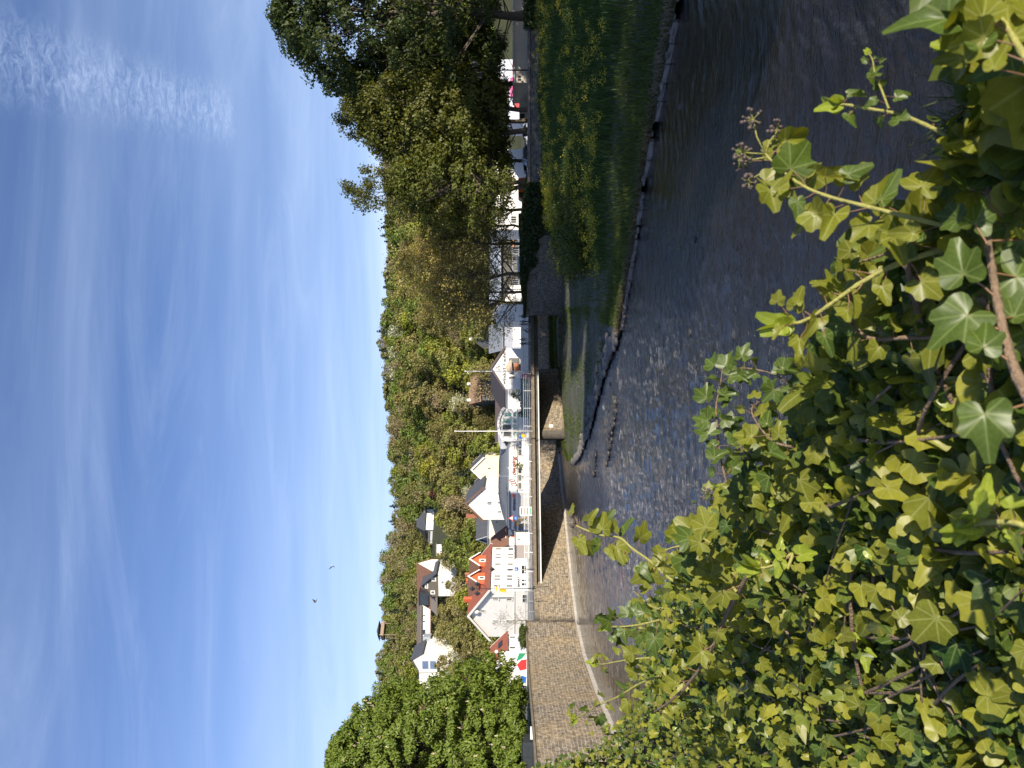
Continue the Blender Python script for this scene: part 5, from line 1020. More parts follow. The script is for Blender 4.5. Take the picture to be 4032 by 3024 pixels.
# billboard with bright areas
p = W(2076, 2632, 104); r = empty('billboard', (p.x, p.y, p.z), R(8), label='white billboard with green, red and blue areas behind the wall', cat='billboard'); k_ = 104 / F
MB().box(-2.2, 2.2, 0, .12, 0, 110 * k_).build('board', WHITE, r)
for x in (-2.1, 2.1): MB().box(x - .07, x + .07, .12, .26, -1.4, 110 * k_ + .05).build('post', GALV, r)
MB().ext([(2.0, -.02, 0.1), (2.0, -.02, 1.1), (.9, -.02, 1.5), (1.3, -.02, .7)], (0, .018, 0)).build('green_area', GREENPAINT, r)
MB().ext([(1.2, -.02, .1), (1.1, -.02, .8), (.5, -.02, 1.4), (-.3, -.02, 1.0), (-.1, -.02, .1)], (0, .018, 0)).build('red_area', REDPAINT, r); MB().ext([(-1.1, -.02, .1), (-.9, -.02, .8), (-1.7, -.02, 1.1), (-1.9, -.02, .2)], (0, .018, 0)).build('blue_area', BLUEPAINT, r)
p = W(1955, 2588, 112); r = empty('rod_and_ball_sign', (p.x, p.y, p.z), 0, label='sign frame of white balls joined by rods above the billboard', cat='sign')
pts = [(-.9, -.1), (-.1, .8), (.8, 0), (0, -.9)]
for a_, c_ in pts: MB().ball((a_, 0, c_), .28, 10).build('ball', WHITE, r)
b = MB()
for (a_, c_), (e_, f_) in zip(pts, pts[1:] + pts[:1]): b.tube([(a_, 0, c_), (e_, 0, f_)], .06, 6)
b.tube([(0, .1, -.9), (0, .1, -4.2)], .07, 6); b.build('rods', GALV, r)
# hedge on the wall, dark van-sized skip, garden pieces
bush('hedge', (-31.0, 94.5, 6.9), (1.2, 3.2, .6), 5000, .13, BUSHL, label='clipped low hedge on the wall top beneath the leafless tree', cat='hedge')
p = W(2104, 2935, 70); r = empty('storage_shed', (p.x - .6, 69, 6.36), R(4), label='black box shed under the chestnut at the wall edge', cat='shed')
MB().box(-1.25, 1.25, 0, 2.2, 0, 1.02).build('wall', DMETAL, r, bevel=.02); MB().box(-1.35, 1.35, -.08, 2.3, 1.03, 1.10).build('lid', DMETAL, r, bevel=.02); MB().box(-1.2, -.05, -.04, -.005, .08, .95).box(.05, 1.2, -.04, -.005, .08, .95).build('door', DMETAL, r)
p = W(2096, 2886, 68); MB().box(-.5, .5, -.2, .2, -.5, .18).build('stone_block', WHITE, None, p, label='pale stone block on the wall edge right of the black shed', cat='stone block', bevel=.02)
# fences and panels along the street
def fence(name, y0, y1, Y0, Y1, xt0, zb, label, m, pm, gap=.28, cat='fence'):
    a_ = W(2080, y0, Y0); c_ = W(2080, y1, Y1); zt = W(xt0, y0, Y0).z; L_ = (c_.xy - a_.xy).length; ang = math.atan2(c_.y - a_.y, c_.x - a_.x)
    r = empty(name, (a_.x, a_.y, zb), ang, label=label, cat=cat); h_ = zt - zb
    b = MB(); x = 0
    while x < L_: b.box(x, x + gap * .55, -.02, .02, .08, h_); x += gap
    b.build('slats', m, r); b = MB().box(0, L_, .02, .06, .15, .22).box(0, L_, .02, .06, h_ - .2, h_ - .12); b.build('rail', pm, r)
    for k in range(3): MB().box(k * L_ / 2 - .05, k * L_ / 2 + .05, .06, .14, 0, h_ + .05).build('post', pm, r)
    return r
fence('slat_fence', 1640, 1492, 133, 136.5, 2050, 5.4, 'dark green upright slat fence behind the middle of the bridge', mat('dark_green_slats', (.015, .11, .065), .6, .3, 2), GREENPAINT, .20)
fence('striped_fence', 1882, 1790, 125, 127, 2062, 5.4, 'white slatted fence with dark gaps before the workshop', WHITE, GREYW, .3)
h = House('market_sign', 'green framed sign with red and white boxes on the railing', 2030, 113, 20, cat='sign'); b = MB().box(0, 1.3, 0, .1, .05, 1.8); h.part('board', b, WHITE)
for z_, m_ in ((.1, GREENPAINT), (.55, REDPAINT), (.95, REDPAINT), (1.4, GREENPAINT)): h.part('stripe', MB().box(.12, 1.18, -.02, -.001, z_, z_ + .26), m_)
h = House('red_banner', 'small red and white banner at the right end of the green fence', 1492, 130, 5, cat='banner'); h.part('cloth', MB().box(0, .85, -.02, .02, .15, 1.25), REDPAINT); h.part('white_stripe', MB().box(.1, .75, -.035, -.021, .5, .8), WHITE)
h = House('low_wall', 'low white parapet wall running along the street behind the bridge', 1790, 132, 28, cat='wall'); h.part('panel', MB().box(0, 15, 0, .2, 0, 1.25), WHITE)
h = House('low_wall', 'low white boundary wall before the gabled shop', 1560, 138, 8, cat='wall'); h.part('panel', MB().box(0, 18, 0, .2, 0, 1.35), WHITE)
# ------------------------------------------------------------------ vehicles
TYRE = mat('black_tyre_rubber', (.02, .02, .02), .9, .1, 5); RIM = mat('wheel_rim', (.45, .45, .46), .35, .1, 5, metal=.7); LAMPG = mat('headlight_glass', (.7, .7, .68), .15, .05, 5)
def vehicle(name, label, cat, loc, rz, paint, L_=4.2, Wd=1.75, H_=1.45, kind='car'):
    r = empty(name, loc, rz, label=label, cat=cat); w = Wd / 2
    if kind == 'car':
        low = [(-L_ / 2, .35), (-L_ / 2, .75), (-L_ / 2 + .15, .92), (-L_ * .22, .98), (L_ * .40, .94), (L_ / 2 - .05, .70), (L_ / 2, .38), (L_ / 2 - .2, .25), (-L_ / 2 + .2, .25)]
        top = [(-L_ * .16, .97), (-.30, H_ - .06), (.2, H_), (L_ * .28, H_ - .04), (L_ * .42, .96)]
    elif kind == 'van':
        low = [(-L_ / 2, .35), (-L_ / 2 + .02, 1.0), (-L_ * .30, 1.12), (L_ / 2, 1.12), (L_ / 2, .35), (L_ / 2 - .2, .28), (-L_ / 2 + .2, .28)]
        top = [(-L_ * .33, 1.11), (-L_ * .18, H_ - .04), (L_ / 2 - .08, H_), (L_ / 2 - .01, 1.11)]
    else:
        low = [(-L_ / 2, .4), (-L_ / 2, 1.0), (-L_ * .2, 1.1), (L_ / 2, 1.1), (L_ / 2, .4)]; top = [(-L_ * .22, 1.09), (-L_ * .12, H_ - .05), (L_ * .10, H_), (L_ * .14, 1.09)]
    b = MB().ext([(x, -w, z) for x, z in low], (0, Wd, 0)); body = b.build('body', paint, r, bevel=.06)
    ti = w - .16; vs = [(x, -w + .03 if z < 1.13 and i in (0, len(top) - 1) else -ti, z) for i, (x, z) in enumerate(top)]; n = len(vs); vb = [(x, -y, z) for x, y, z in vs]
    MB().add(vs + vb, [tuple(range(n)), tuple(range(n, 2 * n))[::-1]] + [(i, i + n, (i + 1) % n + n, (i + 1) % n) for i in range(n)]).build('cabin', paint, r, bevel=.04)
    zb_, zt_ = 1.0 if kind != 'van' else 1.16, H_ - .12; g = [(top[0][0] + .18, zb_), (top[1][0] + .12, zt_), (top[-2][0] - .08, zt_), (top[-1][0] - .16, zb_)]
    if kind == 'van': g = [(top[0][0] + .2, zb_), (top[1][0] + .1, zt_), (-L_ * .02, zt_), (-L_ * .02, zb_)]
    for s in (-1, 1):
        q = [(x, s * ((w - .02) if z == zb_ else (ti + .03)), z) for x, z in g]; MB().ext(q, (0, s * .015, 0)).build('side_window', GLASS, r)
    x0, x1 = top[0][0] - .03, top[1][0] - .03; MB().ext([(x0, -w + .16, 1.0), (x0, w - .16, 1.0), (x1, ti - .08, H_ - .12), (x1, -ti + .08, H_ - .12)], (-.03, 0, .02)).build('windscreen', GLASS, r)
    for x in (-L_ * .31, L_ * .31):
        for s in (-1, 1):
            wh = MB().lathe([(.10, -.11), (.30, -.11), (.33, -.06), (.33, .06), (.30, .11), (.10, .11)], (x, s * (w - .06), .33), 18, axis='y').build('wheel', TYRE, r); MB().lathe([(.02, -.02), (.20, -.02), (.20, .02)], (x, s * (w + .04), .33), 12, axis='y').build('rim', RIM, wh)
    for s in (-1, 1): MB().box(-L_ / 2 - .02, -L_ / 2 + .06, s * (w - .35) - .14, s * (w - .35) + .14, .62, .78).build('headlight', LAMPG, r); MB().box(L_ / 2 - .06, L_ / 2 + .02, s * (w - .3) - .1, s * (w - .3) + .1, .62, .8).build('tail_light', REDPAINT, r)
    return r
def paint(n, c): return mat(n, c, .25, .04, 2, spec=.6)
SILV = paint('pale_blue_paint', (.42, .48, .60)); WHP = paint('white_car_paint', (.75, .75, .74)); DKP = paint('dark_grey_paint', (.04, .045, .05)); GRP = paint('grey_green_paint', (.30, .34, .33)); ORP = paint('orange_paint', (.70, .13, .02)); TEAL = paint('dark_teal_paint', (.03, .09, .11))
def car_at(y, Y): return ((CY - y) / F * Y, Y, 5.38)
vehicle('parked_car', 'pale blue hatchback parked nose left behind the bank wall', 'car', car_at(625, 99), R(4), SILV, 4.1, 1.75, 1.62)
vehicle('parked_car', 'grey green estate car just behind the pale blue hatchback', 'car', car_at(668, 104.5), R(2), GRP, 4.5, 1.75, 1.42)
vehicle('parked_car', 'pale blue car half hidden by the thick trunk', 'car', car_at(532, 108), R(-6), SILV, 4.0, 1.7, 1.5)
vehicle('parked_van', 'white delivery van parked lengthways before the dark hall', 'van', car_at(1072, 128), R(2), WHP, 5.2, 1.9, 2.05, 'van')
vehicle('orange_truck', 'small orange truck standing left of the stout trunk', 'truck', car_at(762, 104), R(3), ORP, 3.9, 1.8, 2.1, 'van')
vehicle('parked_car', 'white car left of the orange truck', 'car', car_at(797, 109), R(5), WHP, 4.0, 1.7, 1.5)
vehicle('parked_car', 'dark teal car between the leaning trunk and the small tree', 'car', car_at(850, 108), R(2), TEAL, 4.3, 1.75, 1.5)
vehicle('pickup', 'dark pickup with a canopy beside the small tree', 'pickup', car_at(905, 112), R(3), DKP, 4.6, 1.85, 2.0, 'van')
vehicle('parked_car', 'white car with blue windows right of the grey lamp post', 'car', car_at(948, 118), R(2), WHP, 4.1, 1.7, 1.5)
vehicle('parked_van', 'white van glimpsed low behind the bank wall at the slim trunk', 'van', car_at(455, 110), R(4), WHP, 4.8, 1.9, 1.9, 'van')
p = W(2066, 565, 96.5); r = empty('trailer', (p.x, p.y, 5.38), 0, label='dark trailer frame standing before the pale blue hatchback', cat='trailer'); MB().box(-1.5, 1.3, -.6, .6, .55, .75).box(-1.4, -1.32, -.6, .6, .7, 1.5).box(1.1, 1.18, -.6, .6, .7, 1.3).build('frame', DMETAL, r)
for s in (-1, 1): MB().lathe([(.08, -.09), (.30, -.09), (.30, .09), (.08, .09)], (0, s * .7, .3), 16, axis='y').build('wheel', TYRE, r)
MB().box(-2.4, -1.5, -.06, .06, .55, .65).build('drawbar', GALV, r)
# ------------------------------------------------------------------ people on the bridge
SKIN = mat('skin', (.52, .32, .22), .6, .05, 5)
def person(label, s, off, rz, top, legs, hair, pose='stand', scale=1.0, arms='down'):
    """one continuous skinned body in walking, standing or crouching pose; metres, z up, facing -y"""
    V = []; E = []; Rd = []
    def add(p, r, par=None):
        V.append(Vector(p)); Rd.append(r)
        if par is not None: E.append((par, len(V) - 1))
        return len(V) - 1
    cr = pose == 'crouch'; ph = .45 if cr else .92; st = .22 if pose == 'walk' else .07
    pel = add((0, 0, ph), .14); wa = add((0, -.02 - .12 * cr, ph + .17), .125, pel); ch = add((0, -.03 - .25 * cr, ph + .40), .15, wa); nk = add((0, -.03 - .33 * cr, ph + .56), .055, ch)
    hd0 = add((0, -.05 - .37 * cr, ph + .63), .075, nk); hd1 = add((0, -.06 - .40 * cr, ph + .72), .098, hd0); hd2 = add((0, -.05 - .40 * cr, ph + .80), .07, hd1); add((0, -.165 - .40 * cr, ph + .695), .016, hd1)
    for sx in (-1, 1):
        hp_ = add((sx * .095, 0, ph - .04), .095, pel); fy = -st * sx
        if cr: kn = add((sx * .12, -.38, .42), .062, hp_); an = add((sx * .12, -.12, .09), .045, kn)
        else: kn = add((sx * .105, fy * .6 - .03, .50), .062, hp_); an = add((sx * .11, fy + (.06 if sx * st > .1 else 0), .09), .042, kn)
        a_ = V[an]; to = add((a_.x * 1.15, a_.y - .15, .035), .035, an)
        sh = add((sx * .19, V[ch].y, V[ch].z + .08), .062, ch)
        if arms == 'lean' and not cr: el = add((sx * .25, -.22, ph + .18), .043, sh); wr = add((sx * .17, -.42, ph + .20), .03, el)
        elif cr: el = add((sx * .2, -.45, ph + .22), .043, sh); wr = add((sx * .12, -.62, ph + .05), .03, el)
        else: el = add((sx * .25, fy * -.3, ph + .17), .043, sh); wr = add((sx * .26, fy * -.9 - .05, ph - .06), .03, el)
        d = (V[wr] - V[el]).normalized(); pm = add(V[wr] + d * .06, .034, wr); sd = d.cross(Vector((0, 1, 0))).normalized()
        for k in range(4):
            f0 = add(V[pm] + d * .03 + sd * (k - 1.5) * .02, .0095, pm); f1 = add(V[f0] + d * (.045 + .008 * (k in (1, 2))) + Vector((0, -.008, 0)), .0085, f0); add(V[f1] + d * .028 + Vector((0, -.018, -.004)), .007, f1)
        t0 = add(V[pm] + sd * -.04 * sx + Vector((0, -.015, 0)), .011, pm); add(V[t0] + d * .035 + Vector((0, -.02, 0)), .009, t0)
    me = bpy.data.meshes.new('person'); me.from_pydata([v * scale for v in V], E, [])
    for m in (SKIN, top, legs, TYRE): me.materials.append(m)
    p = bp(s, off); o = link('person', me, None, (p.x, p.y, 5.35), rz, label=label, cat='person')
    sk = o.modifiers.new('skin', 'SKIN')
    for v, r_ in zip(me.skin_vertices[0].data if me.skin_vertices else [], Rd): v.radius = (r_ * scale, r_ * scale)
    if not me.skin_vertices:
        pass
    sk.use_smooth_shade = True; sb = o.modifiers.new('sub', 'SUBSURF'); sb.levels = 1; sb.render_levels = 1
    dg = bpy.context.evaluated_depsgraph_get(); ev = bpy.data.meshes.new_from_object(o.evaluated_get(dg)); o.modifiers.clear(); o.data = ev
    ev.materials.clear()
    for m in (SKIN, top, legs, TYRE): ev.materials.append(m)
    for f in ev.polygons:
        c = f.center / scale; f.use_smooth = True
        i = 3 if c.z < .07 else 2 if c.z < ph + .02 and abs(c.x) < .21 else 1 if c.z < ph + .53 else 0
        if arms == 'down' and not cr and abs(c.x) > .21 and c.z < ph - .06: i = 0
        if arms == 'lean' and c.y < -.40: i = 0
        f.material_index = i
    b = MB().ball((0, V[hd1].y + .025, V[hd1].z + .045), .112, 12, sq=(1, 1.02, .92)); hb = b.build('hair', hair, o, smooth=True)
    for v in hb.data.vertices:
        if v.co.y < V[hd1].y - .03 and v.co.z < V[hd1].z + .07: v.co.y = V[hd1].y - .03
        v.co *= scale
    b = MB()
    for sx in (-1, 1): b.ball((sx * .036 * scale, (V[hd1].y - .088) * scale, (V[hd1].z + .012) * scale), .012 * scale, 8)
    b.build('eyes', DMETAL, o)
    return o
def cloth(n, c): return mat(n, c, .9, .15, 6)
BLK = cloth('black_cloth', (.03, .03, .035)); TEALC = cloth('teal_cloth', (.05, .12, .14)); REDC = cloth('dark_red_cloth', (.14, .04, .04)); GRYC = cloth('grey_cloth', (.16, .16, .18)); DEN = cloth('dark_denim', (.04, .05, .08)); LIGHTC = cloth('light_trousers', (.50, .45, .42)); DHAIR = mat('dark_hair', (.03, .022, .016), .7, .2, 20); FHAIR = mat('brown_hair', (.12, .07, .04), .7, .2, 20)
def s_of(y):
    for k in range(4600):
        q = bp(k * .01, .9)
        if CY - q.x / q.y * F < y: return k * .01
    return 40
for (y, lab, rz, top, legs, hair, pose, sc_, arms) in ((1245, 'person in a teal jacket at the right end of the bridge', 2.4, TEALC, BLK, DHAIR, 'walk', 1.0, 'down'), (1266, 'person in a dark teal coat, second from the right on the bridge', 1.8, TEALC, BLK, DHAIR, 'walk', .97, 'down'),
    (1277, 'person in a dark red jacket with grey trousers on the bridge', .3, REDC, GRYC, DHAIR, 'stand', .98, 'lean'), (1309, 'person in dark clothes crouching by the bridge railing', 1.2, BLK, REDC, DHAIR, 'crouch', 1.0, 'down'),
    (1336, 'person in a grey and dark jacket with light trousers on the bridge', 2.9, GRYC, LIGHTC, FHAIR, 'walk', 1.02, 'down'), (1352, 'person in a black jacket and dark jeans, leftmost on the bridge', 3.3, BLK, DEN, DHAIR, 'stand', 1.0, 'lean')):
    person(lab, s_of(y), .95, BA_ + rz, top, legs, hair, pose, sc_, arms)
# ------------------------------------------------------------------ two birds in the sky
def bird(label, xp, y, Y, k, dark, light, yaw, sz):
    r = empty('bird', W(xp, y, Y), yaw, label=label, cat='bird'); r.rotation_euler[0] = R(-20); r.scale = (sz,) * 3
    b = MB(); b.tube([(0, -.17, .02), (0, -.12, .02), (0, -.02, 0), (0, .1, 0), (0, .2, .0), (0, .27, .0)], [.012, .035, .06, .05, .025, .03], 10); b.ball((0, -.13, .03), .04, 8); b.build('body', light, r, smooth=True)
    for s in (-1, 1):
        pts = [(s * .03, -.06, .03), (s * .17, -.10, .03 + .14 * k), (s * .36, .02, .03 + .34 * k), (s * .20, .06, .03 + .17 * k), (s * .03, .07, .03)]; b = MB().ext(pts, (0, 0, .008)); b.build('wing', dark, r)
    MB().ext([(-.02, .24, 0), (.02, .24, 0), (.05, .34, 0), (-.05, .34, 0)], (0, 0, .006)).build('tail', dark, r)
    return r
bird('grey bird with a white belly and raised wings, nearer the skyline', 1311, 2228, 62, 1.3, GRYC, mat('white_feathers', (.75, .75, .73), .8), R(40), .8)
bird('dark brown bird flying higher, wings swept up', 1243, 2369, 60, .9, mat('dark_brown_feathers', (.06, .05, .04), .8), mat('brown_feathers', (.12, .10, .07), .8), R(-50), .75)
# ------------------------------------------------------------------ the ivy on the near bank
def ivy_leaf_mat(name, c1, c2, vein, trans=.38, rough=.38, vs=.5):
    m = leaf_mat(name, c1, c2, trans, rough, rnd=False, spec=.28); nt = m.node_tree; L = nt.links.new; N = nt.nodes.new
    p = [n for n in nt.nodes if n.type == 'BSDF_PRINCIPLED'][0]; mixc = [n for n in nt.nodes if n.type == 'MIX' and n.blend_type == 'MIX'][0]; tm = [n for n in nt.nodes if n.type == 'MIX' and n.blend_type == 'MULTIPLY'][0]
    def M(op, a, b=None, c=None):
        n = N('ShaderNodeMath'); n.operation = op
        for i, v in enumerate((a, b, c)):
            if v is None: continue
            if isinstance(v, (int, float)): n.inputs[i].default_value = v
            else: L(v, n.inputs[i])
        return n.outputs[0]
    uv = N('ShaderNodeUVMap'); sp = N('ShaderNodeSeparateXYZ'); L(uv.outputs[0], sp.inputs[0]); x, y = sp.outputs[0], sp.outputs[1]
    a = M('ARCTAN2', x, y); r = M('SQRT', M('ADD', M('MULTIPLY', x, x), M('MULTIPLY', y, y)))
    d = M('MULTIPLY', M('ABSOLUTE', M('SUBTRACT', M('FRACT', M('ADD', M('DIVIDE', a, .72), .5)), .5)), M('MULTIPLY', r, .72))
    v1 = N('ShaderNodeMapRange'); v1.inputs['From Min'].default_value = .034; v1.inputs['From Max'].default_value = .008; L(d, v1.inputs['Value'])
    w = M('ABSOLUTE', M('SUBTRACT', M('FRACT', M('MULTIPLY', M('SUBTRACT', M('MULTIPLY', r, 1.0), M('MULTIPLY', d, .9)), 6.5)), .5))
    v2 = N('ShaderNodeMapRange'); v2.inputs['From Min'].default_value = .09; v2.inputs['From Max'].default_value = .03; v2.inputs['To Max'].default_value = .35; L(w, v2.inputs['Value'])
    f = M('MULTIPLY', M('MAXIMUM', v1.outputs[0], v2.outputs[0]), vs)
    no = N('ShaderNodeTexNoise'); no.inputs['Scale'].default_value = 3; L(uv.outputs[0], no.inputs['Vector'])
    mx = N('ShaderNodeMix'); mx.data_type = 'RGBA'; L(f, mx.inputs[0]); L(mixc.outputs[2], mx.inputs[6]); mx.inputs[7].default_value = (*vein, 1)
    hs = N('ShaderNodeHueSaturation'); L(mx.outputs[2], hs.inputs['Color']); r3 = N('ShaderNodeMapRange'); r3.inputs['To Min'].default_value = .7; r3.inputs['To Max'].default_value = 1.3; L(no.outputs['Fac'], r3.inputs['Value']); L(r3.outputs[0], hs.inputs['Value'])
    L(hs.outputs[0], p.inputs['Base Color']); L(hs.outputs[0], tm.inputs[6])
    return m
IVY1 = ivy_leaf_mat('ivy_leaf_mature', (.030, .068, .012), (.145, .175, .024), (.20, .25, .08), .30)
IVY2 = ivy_leaf_mat('ivy_leaf_olive', (.125, .145, .015), (.28, .275, .03), (.34, .36, .12), .40)
IVY3 = ivy_leaf_mat('ivy_leaf_young', (.24, .31, .03), (.33, .38, .05), (.40, .45, .12), .45, .3)
IVYY = ivy_leaf_mat('ivy_leaf_yellowed', (.42, .30, .03), (.50, .40, .06), (.6, .5, .2), .35)
IVYB = leaf_mat('withered_brown_leaf', (.10, .05, .022), (.17, .085, .035), .15, .7, rnd=False)
STEMG = mat('young_ivy_stem', (.26, .25, .06), .6, .2, 60, .3, 200); STEMB = mat('woody_ivy_stem', (.19, .13, .08), .85, .3, 50, .5, 160); STEMR = mat('reddish_petiole', (.20, .11, .05), .6, .2, 60)
BERRY = mat('ivy_berry', (.07, .05, .045), .5, .4, 150)
def leaf_template(kind, rings=3, na=22):
    th = np.linspace(-2.75, 2.75, na)
    def lobe(c, w, h): return h * np.exp(-((th - c) / w) ** 2)
    if kind == 0: r = .42 + lobe(0, .34, .56) + lobe(.95, .28, .36) + lobe(-.95, .28, .36) + lobe(1.95, .34, .28) + lobe(-1.95, .34, .28)
    elif kind == 1: r = .46 + lobe(0, .36, .54) + lobe(.85, .30, .30) + lobe(-.85, .30, .30) + lobe(1.8, .5, .14) + lobe(-1.8, .5, .14)
    elif kind == 2: r = .40 + lobe(0, .42, .62) + lobe(1.2, .7, .12) + lobe(-1.2, .7, .12)
    else: r = .50 + lobe(0, .30, .48) + lobe(.80, .24, .28) + lobe(-.80, .24, .28) + lobe(1.6, .30, .22) + lobe(-1.6, .30, .22)
    r = r * np.interp(np.abs(th), [0, 2.2, 2.75], [1, 1, .55])
    V = [(0, 0, 0)]; 
    for k in range(1, rings + 1): f = k / rings; V += [(math.sin(t) * q * f, math.cos(t) * q * f, 0) for t, q in zip(th, r)]
    V = np.array(V, float); uv = V[:, :2].copy(); Q = []; T = [(0, 1 + i, 2 + i) for i in range(na - 1)]
    for k in range(rings - 1): o = 1 + k * na; Q += [(o + i, o + na + i, o + na + i + 1, o + i + 1) for i in range(na - 1)]
    V[:, 1] -= 0; return V, np.array(Q, int).reshape(-1, 4), np.array(T), uv
def leaf_mesh(P, Nn, T, S, kind, g, rings=3, na=22, curl=1.0):
    """P base points, Nn blade normals, T tip directions, S lengths -> arrays"""
    V0, Q, T3, uv = leaf_template(kind, rings, na); n = len(P); k = len(V0); V0 = V0 * np.array([.78 if kind == 2 else .95, 1, 1])
    T = T - (T * Nn).sum(1, keepdims=True) * Nn; T /= np.linalg.norm(T, axis=1, keepdims=True) + 1e-9; B = np.cross(T, Nn)
    x = V0[None, :, 0] * g.uniform(.85, 1.15, (n, 1)); y = V0[None, :, 1]; fold = g.uniform(-.15, .55, (n, 1)) * curl; dro = g.uniform(-.1, .6, (n, 1)) * curl; tw = g.uniform(-.5, .5, (n, 1)) * curl; ph = g.uniform(0, 6.28, (n, 1))
    th = np.arctan2(V0[:, 0], V0[:, 1])[None]; rr = np.hypot(V0[:, 0], V0[:, 1])[None]
    z = fold * np.abs(x) * .9 - dro * y * np.abs(y) * .6 + tw * x * y + .075 * curl * np.sin(th * 4 + ph) * rr ** 1.5
    V = P[:, None] + (B[:, None] * x[..., None] + T[:, None] * y[..., None] + Nn[:, None] * z[..., None]) * S[:, None, None]
    o = (np.arange(n) * k)[:, None, None]
    return V.reshape(-1, 3), (Q[None] + o).reshape(-1, 4), (T3[None] + o).reshape(-1, 3), np.tile(uv, (n, 1))
A_, B_, C_ = -.842, .00012, .00038
def ivy_d(xp, y, off=0.):            # distance along Y of the ivy slope, a real sloping surface beside the viewer
    u = 2 * CY - y; inv = A_ + B_ * u + C_ * xp; fl = .145 + .00004 * np.maximum(xp - 2300, 0); q = 26.
    inv = np.log(np.exp(np.clip(inv, -3, 3) * q) + np.exp(fl * q)) / q; return 1 / inv + off
def ivy_p(xp, y, off=0.):
    xp = np.asarray(xp, float); y = np.asarray(y, float); d = ivy_d(xp, y); P = np.stack([(CY - y) / F * d, d, EYE - (xp - CX) / F * d], -1); return P + IN * np.asarray(off)[..., None] if np.ndim(off) else P + IN * off
IN = np.array([-.30, -.20, .93]); IN /= np.linalg.norm(IN)
OUT = np.array([(2040, 3060), (2110, 3000), (2210, 3010), (2290, 2965), (2335, 2950), (2375, 2880), (2425, 2830), (2520, 2800), (2545, 2700), (2520, 2600), (2520, 2480), (2560, 2400), (2620, 2330), (2680, 2250), (2700, 2170), (2800, 2110), (2840, 2000), (2865, 1900), (2940, 1850), (3000, 1760), (3090, 1700), (3150, 1600), (3240, 1520), (3280, 1400), (3320, 1310), (3400, 1210), (3430, 1090), (3410, 980), (3500, 920), (3600, 890), (3700, 840), (3790, 760), (3860, 650), (3890, 500), (3880, 300), (3850, 100), (3810, -60), (3740, -400), (3690, -800), (4450, -800), (4450, 3420), (2330, 3420)], float)
def inside(x, y, poly):
    c = np.zeros(x.shape, bool); n = len(poly)
    for i in range(n):
        x0, y0 = poly[i]; x1, y1 = poly[i - 1]; t = ((y0 > y) != (y1 > y)) & (x < (x1 - x0) * (y - y0) / (y1 - y0 + 1e-9) + x0); c ^= t
    return c
ig = np.random.default_rng(9)
root = empty('ivy_bank', (0, 0, 0), label='dense sunlit ivy covering the near bank below the viewer', cat='ivy')
def scatter(n, lo, hi, kinds, m, size, name, near=None):
    xs, ys = [], []; got = 0
    while got < n:
        x = ig.uniform(2030, 4450, 60000); y = ig.uniform(-800, 3420, 60000); d = ivy_d(x, y); ok = inside(x, y, OUT) & (ig.uniform(size=60000) < np.clip((d / 5.0) ** 1.35, .018, 1)); xs.append(x[ok]); ys.append(y[ok]); got += ok.sum()
    x = np.concatenate(xs)[:n]; y = np.concatenate(ys)[:n]; d = ivy_d(x, y); off = ig.uniform(lo, hi, n) * np.clip(d / 1.6, .5, 1.6); P = ivy_p(x, y, off)
    out = []
    for far in (0, 1):
        for k in kinds:
            sel = ((d > 2.2) == bool(far)) & (np.arange(n) % len(kinds) == kinds.index(k)); m_ = sel.sum()
            if not m_: continue
            q = P[sel]; Nn = IN * .25 + np.array(SDIR) * .65 + np.array([-.1, -.35, .2]) + ig.normal(0, .58, (m_, 3)); Nn /= np.linalg.norm(Nn, axis=1, keepdims=True)
            T = ig.normal(0, .8, (m_, 3)) + np.array([-.5, -.2, -.75]); S = size * ig.uniform(.5, 1.35, m_) * np.clip(.76 + .28 * (2 * CY - y[sel]) / 1500, .76, 1.08) * (1 + .3 * np.clip(1.9 - d[sel], 0, 1))
            out.append(leaf_mesh(q, Nn, T, S, k, ig, 2 if far else 3, 13 if far else 22))
    V = []; Q = []; T3 = []; U = []; o = 0
    for a, b_, c_, e in out: V.append(a); Q.append(b_ + o); T3.append(c_ + o); U.append(e); o += len(a)
    link(name, fast_mesh(name, np.concatenate(V), Fq=np.concatenate(Q), Ft=np.concatenate(T3), mats=[m], uv=np.concatenate(U), smooth=True), root, kind='stuff')
scatter(8800, -.17, .02, [0, 1, 3], IVY1, .046, 'leaves')
scatter(4700, -.03, .08, [0, 1, 2, 3], IVY1, .050, 'leaves')
scatter(2600, .0, .11, [1, 2], IVY2, .050, 'leaves')
scatter(420, .02, .10, [2], IVY3, .030, 'young_leaves')
scatter(50, -.08, .04, [1], IVYY, .050, 'yellow_leaves'); scatter(700, -.22, -.06, [1, 2], IVYB, .055, 'dead_leaves')
# woody runners through the leaves
brs = []
for i in range(260):
    x = ig.uniform(2400, 4100); y = ig.uniform(0, 3020)
    if not inside(np.array([x]), np.array([y]), OUT)[0]: continue
    a_ = ig.uniform(-.6, .6) + (0 if i % 3 else 1.4); d = float(ivy_d(x, y)); Lp = ig.uniform(.25, .7) / d * F; pts = []; 
    for k in range(9): t = k / 8; xx = x + math.cos(a_) * Lp * t; yy = y + math.sin(a_) * Lp * t + 30 * math.sin(t * 5 + i); pts.append(ivy_p(xx, yy, .02 + .07 * math.sin(t * 3 + i)))
    if inside(np.array([xx]), np.array([yy]), OUT)[0]: r0 = ig.uniform(.0018, .0058); brs.append((np.array(pts), np.linspace(r0, r0 * .5, 9)))
link('runners', tubes_mesh('runners', brs, STEMB, 6), root, kind='stuff')
